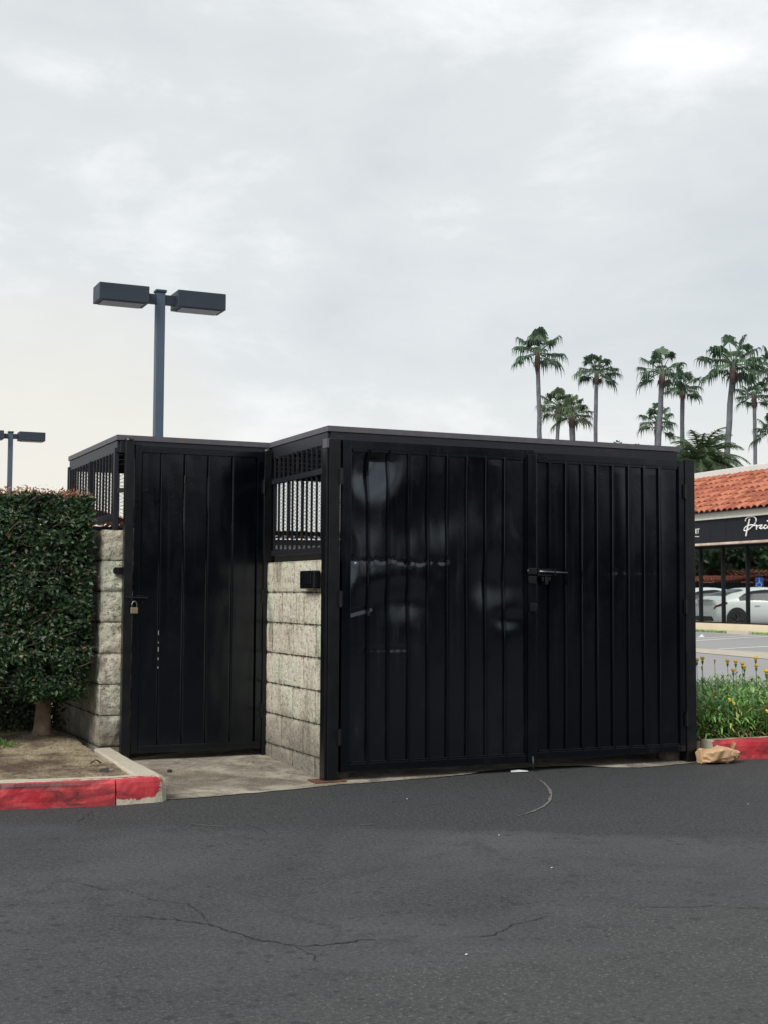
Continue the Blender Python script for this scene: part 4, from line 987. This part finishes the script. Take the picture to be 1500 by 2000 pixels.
# feather palm
def feather_palm(px, py, rpx, d):
    rp = random.Random(77); c = at(px, py, d); rad = rpx*d/FPX; b = gnd(px, d)
    t = thing('date_palm', 'bushy feather leaved palm rising behind the tiled roof', 'palm tree', (b.x, b.y, 0))
    m = MB(); m.tube([(b.x, b.y, 0), (b.x, b.y, c.z*.6), (c.x, c.y, c.z-.1)], [.38, .33, .36], 12); m.build('trunk', M['palm_trunk'], t)
    m = MB(); ps = MB()
    for k in range(92):
        az = k*2.39996+rp.uniform(-.2, .2); el = R(rp.uniform(-12, 82)) if k % 3 else R(rp.uniform(-20, 30))
        h_ = Vector((math.cos(az), math.sin(az), 0)); Lf = rad*rp.uniform(.95, 1.2)
        pts = []; p = c.copy(); ang = el
        for j in range(13):
            pts.append(p.copy()); dv_ = h_*math.cos(ang)+Vector((0, 0, math.sin(ang))); p += dv_*Lf/12; ang -= R(7.5)*(.6+.07*j)
        ps.tube(pts, [.035*(1-.8*j/12)+.005 for j in range(13)], 4)
        for j in range(1, 12):
            for q_ in (0, .33, .66):
                base = pts[j].lerp(pts[min(12, j+1)], q_); tg = (pts[min(12, j+1)]-pts[j-1]).normalized(); sd_ = tg.cross(Vector((0, 0, 1)))
                if sd_.length < .05: continue
                sd_.normalize(); ll = rad*.27*math.sin(math.pi*min(1, (j+q_)/12*.85+.15))**.6
                for sg in (-1, 1):
                    dd = (sd_*sg*.8+tg*.65+Vector((0, 0, rp.uniform(-.35, .15)))).normalized(); e_ = base+dd*ll-Vector((0, 0, ll*.25)); w_ = tg*.030
                    m.add([base-w_, base+w_, e_], [(0, 1, 2)])
    m.build('fronds', M['datepalm'], t); ps.build('leaf_stalks', M['palm_light'], t)
feather_palm(1368, 905, 88, 56)
feather_palm_done = True

# ------------------------------------------------------------------ strip mall on the right
BO = gnd(1358, 44); BROT = R(-93.8)
sm_ = thing('strip_mall', 'low shop row with terracotta tile roof, black sign band and mirror windows', 'building', (BO.x, BO.y, 0), BROT)
XA, XB = -14., 7.
def lbox(name, mat_, x0, x1, y0, y1, z0, z1, parent=sm_, bevel=0):
    m = MB(); m.box(x0, x1, y0, y1, z0, z1); return m.build(name, mat_, parent, world=False, bevel=bevel)
lbox('wall', M['stucco'], XA, XB, 1.0, 9, 0, 3.6)
lbox('low_wall', M['cream'], XA, XB, .42, .95, .0, .285)
sg_ = lbox('sign_band', M['sign_panel'], XA, XB, 0, .12, 2.86, 3.60)
lbox('eave_trim', M['stucco'], XA, XB, -.10, .10, 3.604, 3.83)
lbox('trim_line', M['interior'], XA, XB, -.008, .004, 3.58, 3.60)
lbox('copper_strip', M['copper'], XA, XB, -.06, .10, 2.785, 2.857, bevel=.01)
lbox('soffit', M['soffit'], XA, XB, .10, 1.0, 2.80, 2.84)
for x in (-.05+.0, .85, 1.72, -2.6, 3.4, 5.1, -5, -8): lbox('panel_joint', M['alu'], x, x+.012, -.003, .001, 2.87, 3.59, sg_)
gl_ = lbox('shop_window', M['glass'], XA, XB, .60, .62, .285, 2.80)
lbox('window_head', M['alu'], XA, XB, .56, .60, 2.70, 2.80, gl_); lbox('window_sill', M['alu'], XA, XB, .55, .60, .285, .325, gl_)
# tile roof
tl = MB(); per = .31; ncourse = 8; run, rise = 3.0, 1.55; amp = .09
rp = random.Random(4)
for c in range(ncourse):
    y0 = -.22+run*c/ncourse; y1 = -.22+run*(c+1.12)/ncourse; zl = 3.80+rise*c/ncourse; zh = 3.80+rise*(c+1.12)/ncourse
    x = XA
    while x < XB:
        jy = rp.uniform(-.012, .012); jz = rp.uniform(-.006, .006)
        n = 7
        def f(u, v):
            a = math.pi*(u*2); return (x+per*u, y0+(y1-y0)*v+jy, zl+(zh-zl)*v+amp*(math.sin(math.pi*u))**.8*(1-.12*v)+.045*(1-v)+jz if u not in (0, 1) else zl+(zh-zl)*v+.045*(1-v)+jz)
        tl.grid(f, n, 1)
        i = len(tl.v)   # butt end of the tile
        for k in range(n):
            u0, u1 = k/n, (k+1)/n; a = f(u0, 0); b = f(u1, 0); tl.quad((a[0], a[1], a[2]-.03), (b[0], b[1], b[2]-.03), b, a)
        x += per
tl.build('tile_roof', M['tile'], sm_, world=False, smooth=False)
m = MB(); m.quad((XA, -.25, 3.79), (XB, -.25, 3.79), (XB, 2.85, 5.33), (XA, 2.85, 5.33)); m.build('roof_deck', M['interior'], sm_, world=False)
lbox('parapet', M['white_band'], XA, XB, 2.80, 3.1, 5.33, 5.62, bevel=.02)
lbox('roof_slab', M['stucco'], XA, XB, 3.1, 9, 3.6, 5.30)
# world <-> building local
Rz = Matrix.Rotation(BROT, 3, 'Z')
def to_plane(px, py, ly):
    """point of the view ray on the building's local plane y = ly, in building-local coordinates"""
    ri = Matrix.Rotation(-BROT, 3, 'Z'); c = ri @ (CAM-BO); r = ri @ ray(px, py); tt = (ly-c.y)/r.y; return c+r*tt
for px in (1367, 1411, 1458.5):
    x = to_plane(px, 1140, .56).x; lbox('mullion', M['alu'], x-.035, x+.035, .54, .598, .30, 2.79, gl_)
for x in (4.3, 5.4, 6.5, -2.2, -3.6, -5.0): lbox('mullion', M['alu'], x-.035, x+.035, .54, .598, .30, 2.79, gl_)
# lettering on the sign band
def stroke(pts, r, name='lettering'):
    m = MB(); P = []
    for a, b, c, d in zip([pts[0]]+pts[:-2], pts[:-1], pts[1:], pts[2:]+[pts[-1]]):
        for k in range(6):
            t = k/6; q_ = [.5*((2*b[i])+(-a[i]+c[i])*t+(2*a[i]-5*b[i]+4*c[i]-d[i])*t*t+(-a[i]+3*b[i]-3*c[i]+d[i])*t**3) for i in (0, 1)]
            P.append(q_)
    P.append(pts[-1])
    W = [to_plane(1350+x/7.407, 980+y/7.407, -.025) for x, y in P]
    m.tube(W, r, 6); o = m.build(name, M['letter'], sg_, world=False, smooth=True); return o
stroke([(793, 498), (803, 440), (825, 340), (846, 248)], .028)
stroke([(784, 280), (795, 245), (840, 218), (900, 214), (938, 245), (930, 305), (880, 362), (815, 412), (772, 418), (770, 388), (810, 352), (870, 335), (925, 345), (948, 338)], .022)
stroke([(948, 338), (945, 402), (950, 375), (968, 350), (990, 342)], .022)
stroke([(985, 380), (1015, 362), (1028, 342), (1012, 338), (998, 362), (1004, 388), (1030, 385), (1058, 362)], .022)
stroke([(1090, 345), (1070, 340), (1054, 366), (1064, 388), (1090, 382), (1115, 355)], .022)
stroke([(1118, 345), (1113, 372), (1122, 386), (1138, 374)], .022)
stroke([(1104, 272), (1107, 280), (1110, 284)], .028)
def text(body, px, py, size, sx_=1.):
    cu = bpy.data.curves.new('t', 'FONT'); cu.body = body; cu.size = size; cu.extrude = .012; cu.align_x = 'RIGHT'
    tmp = bpy.data.objects.new('t', cu); col.objects.link(tmp); bpy.context.view_layer.update()
    me = bpy.data.meshes.new_from_object(tmp.evaluated_get(bpy.context.evaluated_depsgraph_get())); bpy.data.objects.remove(tmp)
    me.materials.clear(); me.materials.append(M['letter']); o = bpy.data.objects.new('lettering', me); col.objects.link(o); o.parent = sg_
    q_ = to_plane(px, py, -.015); o.location = q_; o.rotation_euler = (R(90), 0, 0); o.scale = (sx_, 1, 1); return o
text('ET', 1366.5, 1041.5, .22)
for k in range(5):
    q_ = to_plane(1364.5-k*2.2, 1048, -.01); lbox('lettering', M['letter'], q_.x-.012, q_.x+.012, -.016, -.001, q_.z-.014, q_.z+.014, sg_)
# ground markings of the lot
def gquad(name, pts, mat_, z):
    m = MB(); P = [on(px, py, 2, 0) for px, py in pts]; m.quad(*[(p.x, p.y, z) for p in P]); return tag(m.build(name, mat_), kind='structure')
gquad('parking_line', [(1330, 1254.2), (1540, 1241.3), (1540, 1240.2), (1330, 1252.6)], M['line'], .008)
gquad('parking_line', [(1330, 1249.8), (1540, 1237.8), (1540, 1237.0), (1330, 1248.8)], M['line'], .008)
gquad('parking_line', [(1402, 1269.2), (1540, 1261.5), (1540, 1260.0), (1402, 1268.0)], M['line'], .008)
gquad('concrete_gutter', [(1330, 1272.5), (1540, 1292), (1540, 1277.5), (1330, 1265.5)], M['gutter'], .012)
m = MB(); 
rr = random.Random(9)
for k in range(2600):
    x = rr.uniform(-1, 4.5); y = rr.uniform(.02, .42); p = Rz @ Vector((x, y, 0)) + BO; a = rr.uniform(0, 6.28)
    d = Vector((math.cos(a)*.03, math.sin(a)*.03, rr.uniform(.03, .10))); s_ = Vector((-math.sin(a), math.cos(a), 0))*.008; p.z = .005
    m.tri(p-s_, p+s_, p+d)
tag(m.build('low_grass', M['blade']), 'thin green strip of grass along the foot of the cream wall', 'grass', kind='stuff')
ws = thing('wheel_stop', 'low pale speckled wheel stop lying before the cream shop wall', 'wheel stop', tuple(Rz @ Vector((2.85, -.35, 0))+BO), BROT)
m = MB(); m.prism([(-.07, .005), (.07, .005), (.05, .11), (-.05, .11)], -.55, .55, 0); m.build('bar', M['kerb'], ws, world=False, fixn=True)
p = on(1371, 1245, 2, 0); m = MB(); m.add([(p.x-.13, p.y, .01), (p.x+.02, p.y-.08, .01), (p.x+.14, p.y+.03, .01), (p.x+.02, p.y+.1, .012), (p.x, p.y, .10)], [(0, 1, 4), (1, 2, 4), (2, 3, 4), (3, 0, 4)])
tag(m.build('paper_litter', M['white_plastic']), 'crumpled white paper lying on the far parking lot near the gate post', 'litter')

# ------------------------------------------------------------------ cars
def lerp_tab(tab, x):
    for (x0, y0), (x1, y1) in zip(tab[:-1], tab[1:]):
        if x <= x1:
            t = max(0, (x-x0)/(x1-x0)); t = t*t*(3-2*t)*.5+t*.5; return y0+(y1-y0)*t
    return tab[-1][1]
def make_car(label, group):
    t = thing('parked_car', label, 'car', (0, 0, 0), 0, group)
    Lc = 4.75; NS = 76
    top = [(0, .62), (.05, .80), (.10, 1.02), (.35, 1.12), (.95, 1.33), (1.6, 1.47), (2.3, 1.505), (2.9, 1.46), (3.35, 1.27), (3.75, 1.04), (4.3, .90), (4.62, .74), (4.75, .58)]
    belt = [(0, .60), (.10, .86), (.5, .98), (1.5, 1.00), (2.8, .95), (3.6, .92), (4.3, .84), (4.65, .70), (4.75, .55)]
    wid = [(0, .70), (.12, .83), (.5, .93), (1.5, .955), (3.3, .955), (4.2, .90), (4.6, .76), (4.75, .60)]
    bot = [(0, .40), (.15, .24), (.5, .20), (4.2, .20), (4.6, .24), (4.75, .36)]
    ring = []; m = MB()
    for k in range(NS+1):
        x = Lc*k/NS; zt = lerp_tab(top, x); zb_ = min(lerp_tab(belt, x), zt-.02); w2 = lerp_tab(wid, x); b0 = lerp_tab(bot, x)
        gh = max(0, min(1, (zt-zb_)/.45)); wr = w2*(.93-.26*gh)
        ring.append([(0, b0), (w2*.86, b0), (w2*.985, b0+.10), (w2, (b0+zb_)*.5), (w2*.985, zb_-.10), (w2*.955, zb_), (wr+(w2*.955-wr)*.35, zb_+(zt-zb_)*.62), (wr*.90, zt-.045*gh-.004), (wr*.55, zt-.008), (0, zt)])
    nr = len(ring[0])
    for k in range(NS+1):
        x = Lc*k/NS
        for (y, z) in ring[k]: m.v.append((x, y, z))
        for (y, z) in ring[k]: m.v.append((x, -y, z))
    for k in range(NS):
        for s2 in (0, 1):
            for j in range(nr-1):
                a = k*2*nr+s2*nr+j; q4 = (a, a+1, a+1+2*nr, a+2*nr); m.f.append(q4 if s2 == 0 else q4[::-1])
    m.f.append(tuple(range(0, nr))+tuple(range(2*nr-2, nr, -1))); e0 = NS*2*nr; m.f.append((tuple(range(e0, e0+nr))+tuple(range(e0+2*nr-2, e0+nr, -1)))[::-1])
    body = m.build('body', M['car_white'], t, world=False, smooth=True, fixn=True)
    # windows: patches 6 mm outside the body surface
    def patch(name, x0, x1, j0, j1, mat_, sides=(0, 1), shrink=.10, parent=body):
        for s2 in sides:
            g_ = MB(); sg = -1 if s2 else 1
            def f(u, v):
                x = x0+(x1-x0)*u; kk = x/Lc*NS; k0 = min(int(kk), NS-1); tt = kk-k0; jj = j0+(j1-j0)*v; ji = min(int(jj), nr-2); jt = jj-ji
                def P(kx): a = ring[kx][ji]; b = ring[kx][ji+1]; return Vector((a[0]+(b[0]-a[0])*jt, a[1]+(b[1]-a[1])*jt))
                q_ = P(k0)*(1-tt)+P(k0+1)*tt; return (x, sg*(q_.x+.008), q_.y+.006)
            g_.grid(f, 24, 6); g_.build(name, mat_, parent, world=False, smooth=True, fixn=True)
    def side_glass():
        for sg in (1, -1):
            g_ = MB()
            def f(u, v):
                x = 1.02+2.35*u; kk = x/Lc*NS; k0 = min(int(kk), NS-1); r_ = ring[k0]
                vv_ = v*math.sin(math.pi*min(1, max(0, .04+u*.92)))**.55
                lo = Vector(r_[5]); mid_ = Vector(r_[6]); hi = Vector(r_[7])
                lo = lo.lerp(mid_, .10); hi = mid_.lerp(hi, .70)
                q_ = lo.lerp(mid_, min(1, vv_*1.7)) if vv_ < .59 else mid_.lerp(hi, (vv_-.59)/.41)
                return (x, sg*(q_.x+.010), q_.y)
            g_.grid(f, 30, 6); g_.build('side_window', M['car_glass'], body, world=False, smooth=True, fixn=True)
    side_glass()
    patch('rear_window', .55, 1.35, 7.0, 9.0, M['car_glass']); patch('windscreen', 3.0, 3.62, 7.0, 9.0, M['car_glass'])
    patch('tail_light', .07, .52, 4.0, 4.75, M['tail']); patch('headlight', 4.30, 4.60, 4.1, 4.8, M['car_glass'])
    m = MB(); m.box(-.012, .10, -.70, .70, .30, .46); m.build('bumper_insert', M['black_plastic'], body, world=False, bevel=.02)
    m = MB(); m.box(.0, .18, -.58, .58, 1.03, 1.055); m.build('spoiler', M['car_white'], body, world=False, bevel=.01)
    for x in (.88, 3.80):
        for sg in (-1, 1):
            m = MB(); m.tube([(x, sg*.72, .38), (x, sg*.966, .38)], .395, 28); m.build('wheel_arch', M['black_plastic'], body, world=False, fixn=True)
            m = MB(); m.tube([(x, sg*.74, .345), (x, sg*.972, .345)], .345, 28); wh = m.build('wheel', M['tyre'], t, world=False, fixn=True, bevel=.015)
            m = MB()
            for k in range(7):
                a = 6.283*k/7; m.bar((x+.04*math.cos(a), sg*.975, .345+.04*math.sin(a)), (x+.23*math.cos(a), sg*.975, .345+.23*math.sin(a)), .018, .045, Vector((0, 1, 0)))
            m.tube([(x, sg*.968, .345), (x, sg*.984, .345)], .06, 12); m.build('rim', M['rim'], wh, world=False, fixn=True)
    for sg in (-1, 1):
        m = MB(); m.box(3.05, 3.20, *sorted((sg*.93, sg*1.08)), .98, 1.10); m.build('mirror', M['car_white'], body, world=False, bevel=.03)
        m = MB(); m.box(1.6, 1.8, *sorted((sg*.945, sg*.968)), .82, .845); m.box(2.55, 2.75, *sorted((sg*.945, sg*.968)), .81, .835); m.build('door_handle', M['car_silver'], body, world=False)
    return t
GO = BO + Rz @ Vector((0, .60, 0)); GN = Rz @ Vector((0, 1, 0))
def mirror(p): p = Vector(p); return p - GN*2*((p-GO).dot(GN))
def mdir(v): v = Vector((*v, 0)) if len(v) == 2 else Vector(v); return v - GN*2*v.dot(GN)
car = make_car('white fastback parked beyond the enclosure, seen mirrored in the shop windows', 'cars parked on the lot')
wheel_v = gnd(1440, 47.5); dirv = Vector((math.cos(R(-8)), math.sin(R(-8)), 0)); perp = Vector((-dirv.y, dirv.x, 0))
rear_v = wheel_v - dirv*.88 + perp*.97
def place(c, rear_virtual, dv_):
    p = mirror(rear_virtual); d = mdir(dv_); c.location = (p.x, p.y, 0); c.rotation_euler = (0, 0, math.atan2(d.y, d.x))
place(car, rear_v, dirv)
c2 = copy_tree(car); c2['label'] = 'white car parked beside the mirrored fastback, at the left edge of the shop window reflection'
place(c2, rear_v + perp*3.7, dirv)
def project(p): d = Vector(p)-CAM; z = d.dot(CF); return (750+FPX*d.dot(CR)/z, 1000-FPX*d.dot(CU)/z, z)
print('CAR real px', project(car.location), project(c2.location))
# accessible parking sign, seen mirrored
ps_v = gnd(1483, 50); pr = mirror(ps_v); dd = mdir((CAM-ps_v).normalized())
ps_ = thing('parking_sign', 'blue accessible parking sign on a post, seen mirrored in the shop window', 'sign', (pr.x, pr.y, 0), math.atan2(dd.y, dd.x)+math.pi/2)
m = MB(); m.tube([(0, .02, 0), (0, .02, 2.0)], .025, 8); m.build('post', M['lamp_metal'], ps_, world=False, fixn=True)
m = MB(); m.box(-.15, .15, -.006, .0, 1.50, 1.86); sf = m.build('sign_plate', M['blue'], ps_, world=False)
m = MB(); m.tube([(0, -.012, 1.80), (0, -.012, 1.82)], .024, 10)
m.tube([(-.0, -.012, 1.76), (-.0, -.012, 1.66), (.08, -.012, 1.655), (.11, -.012, 1.55), (.14, -.012, 1.55)], .014, 6)
m.tube([(.075*math.cos(a)-.01, -.012, 1.60+.085*math.sin(a)) for a in [R(110+k*22) for k in range(11)]], .012, 6); m.build('wheelchair_symbol', M['letter'], sf, world=False)

# ------------------------------------------------------------------ other shop rows
def tile_shop(center, rz, length, depth_, eave, ridge, label, wallm='shop_wall', hip=.5):
    t = thing('tile_roofed_shop', label, 'building', (center.x, center.y, 0), rz)
    hl, hd = length/2, depth_/2
    m = MB(); m.box(-hl, hl, -hd, hd, 0, eave-.4); wl = m.build('wall', M[wallm], t, world=False)
    m = MB(); m.box(-hl-.6, hl+.6, -hd-.6, hd+.6, eave-.4, eave); m.build('fascia', M['alu'], t, world=False)
    m = MB(); k = int(length/3.2)
    for i in range(k):
        x0 = -hl+.5+i*(length-.6)/k; w_ = MB(); w_.box(x0, x0+2.3, -hd-.03, -hd, .4, 2.5); w_.build('window', M['shop_glass'], t, world=False)
    o_ = .8; r_ = MB(); hx = hl*hip
    # tiled hip roof with ridged courses
    def roofface(A, B, C_, D_):   # A-B eave, D-C ridge
        A, B, C_, D_ = map(Vector, (A, B, C_, D_)); nw = max(4, int((B-A).length/.3)); nr_ = 12; nrm = (B-A).cross(D_-A).normalized()
        for j in range(nr_):
            v0, v1 = j/nr_, (j+1)/nr_
            r_.grid(lambda u, v: (A.lerp(B, u)).lerp(D_.lerp(C_, u), v0+(v1-v0)*v)+nrm*(.10*(1-v)+.06*abs(math.sin(u*nw*math.pi/1))), min(nw*2, 160), 1)
    a, b, c, d = (-hl-o_, -hd-o_, eave), (hl+o_, -hd-o_, eave), (hl+o_, hd+o_, eave), (-hl-o_, hd+o_, eave); r1, r2 = (-hx, 0, ridge), (hx, 0, ridge)
    roofface(a, b, r2, r1); roofface(c, d, r1, r2); roofface(b, c, r2, r2); roofface(d, a, r1, r1)
    r_.build('tile_roof', M['tile'], t, world=False); return t
def face_to(p, q_): d = Vector(q_)-Vector(p); return math.atan2(d.y, d.x)+math.pi/2
A_ = gnd(15, 38); tile_shop(A_, face_to(A_, CAM), 5, 6, 2.85, 3.55, 'tile roofed shop glimpsed through the lattice above the left pillar', 'stucco', .8)
B_ = gnd(600, 112); tile_shop(B_, face_to(B_, CAM)+.1, 34, 12, 5.4, 6.3, 'tall pale tile roofed building glimpsed through the lattice between the gates', 'white_band')
v_ = gnd(1385, 140); V_ = mirror(v_); tile_shop(V_, face_to(V_, GO), 34, 16, 2.7, 3.9, 'tile roofed shop seen only mirrored in the shop windows', 'shop_wall', .55)
v_ = gnd(1535, 120); V_ = mirror(v_); tile_shop(V_, face_to(V_, GO), 20, 12, 2.35, 2.95, 'lower tile roofed shop mirrored at the right of the shop windows', 'shop_wall', .7)
def tree(p, h, r, label, seed, n=2600, group='broad trees beyond the lot'):
    rt = random.Random(seed); t = thing('tree', label, 'tree', (p.x, p.y, 0), 0, group)
    m = MB(); m.tube([(0, 0, 0), (.1, 0, h*.3), (0, .1, h*.55)], [.32, .24, .14], 9)
    for k in range(6):
        a = rt.uniform(0, 6.28); m.tube([(0, 0, h*.35), (math.cos(a)*r*.35, math.sin(a)*r*.35, h*.6), (math.cos(a)*r*.6, math.sin(a)*r*.6, h*.75)], [.12, .08, .03], 6)
    m.build('trunk', M['tbark'], t, world=False)
    cl = [(Vector((rt.gauss(0, r*.42), rt.gauss(0, r*.42), h*.62+rt.gauss(0, h*.16))), rt.uniform(.22, .42)*r) for _ in range(26)]
    m = MB(); s0 = max(.12, r*.05)
    for k in range(n):
        c, cr_ = rt.choice(cl); d = Vector((rt.gauss(0, 1), rt.gauss(0, 1), rt.gauss(0, 1))).normalized(); p_ = c+d*cr_*rt.uniform(.6, 1.05)
        u = Vector((rt.gauss(0, 1), rt.gauss(0, 1), rt.gauss(0, 1))).normalized(); w_ = d.cross(u).normalized(); u = w_.cross(d)*s0; w_ = w_*s0*.6
        m.quad(p_-u, p_+w_, p_+u, p_-w_)
    m.build('crown', M['tree'], t, world=False); return t
for k, (px, d, h, r) in enumerate([(1395, 165, 7.5, 6), (1425, 170, 9, 8), (1455, 160, 8.5, 7), (1480, 175, 10, 8), (1510, 168, 10, 8), (1545, 165, 9.5, 8)]):
    P_ = mirror(gnd(px, d)); tree(P_, h, r, ['', '', '', '', '', ''][k] or ('%s broad tree seen mirrored in the shop window, behind the tiled shop' % ['leftmost', 'second', 'third', 'fourth', 'fifth', 'rightmost'][k]), 50+k)
S_ = Vector((-6, -31, 0)); tile_shop(S_, math.pi, 64, 12, 3.6, 6.0, 'long dark tile roofed shop row added unseen behind the viewer to darken the gate reflections', 'shop_wall', .9)  # unseen row, added so the gate paint mirrors something dark
# unseen trees behind the viewer, added like the shop row to darken the gate's gloss
for k, (x, y, h, r) in enumerate([(-16, -22, 8, 4.0), (-10, -40, 9, 5), (-4.5, -41, 8.5, 4.5), (6, -40, 9.5, 5), (13, -22, 8, 4.0)]):
    tree(Vector((x, y, 0)), h, r, '%s broad tree added unseen behind the viewer to darken the gate reflections' % ['leftmost', 'second', 'middle', 'fourth', 'rightmost'][k], 80+k, 1800, 'trees added behind the viewer')
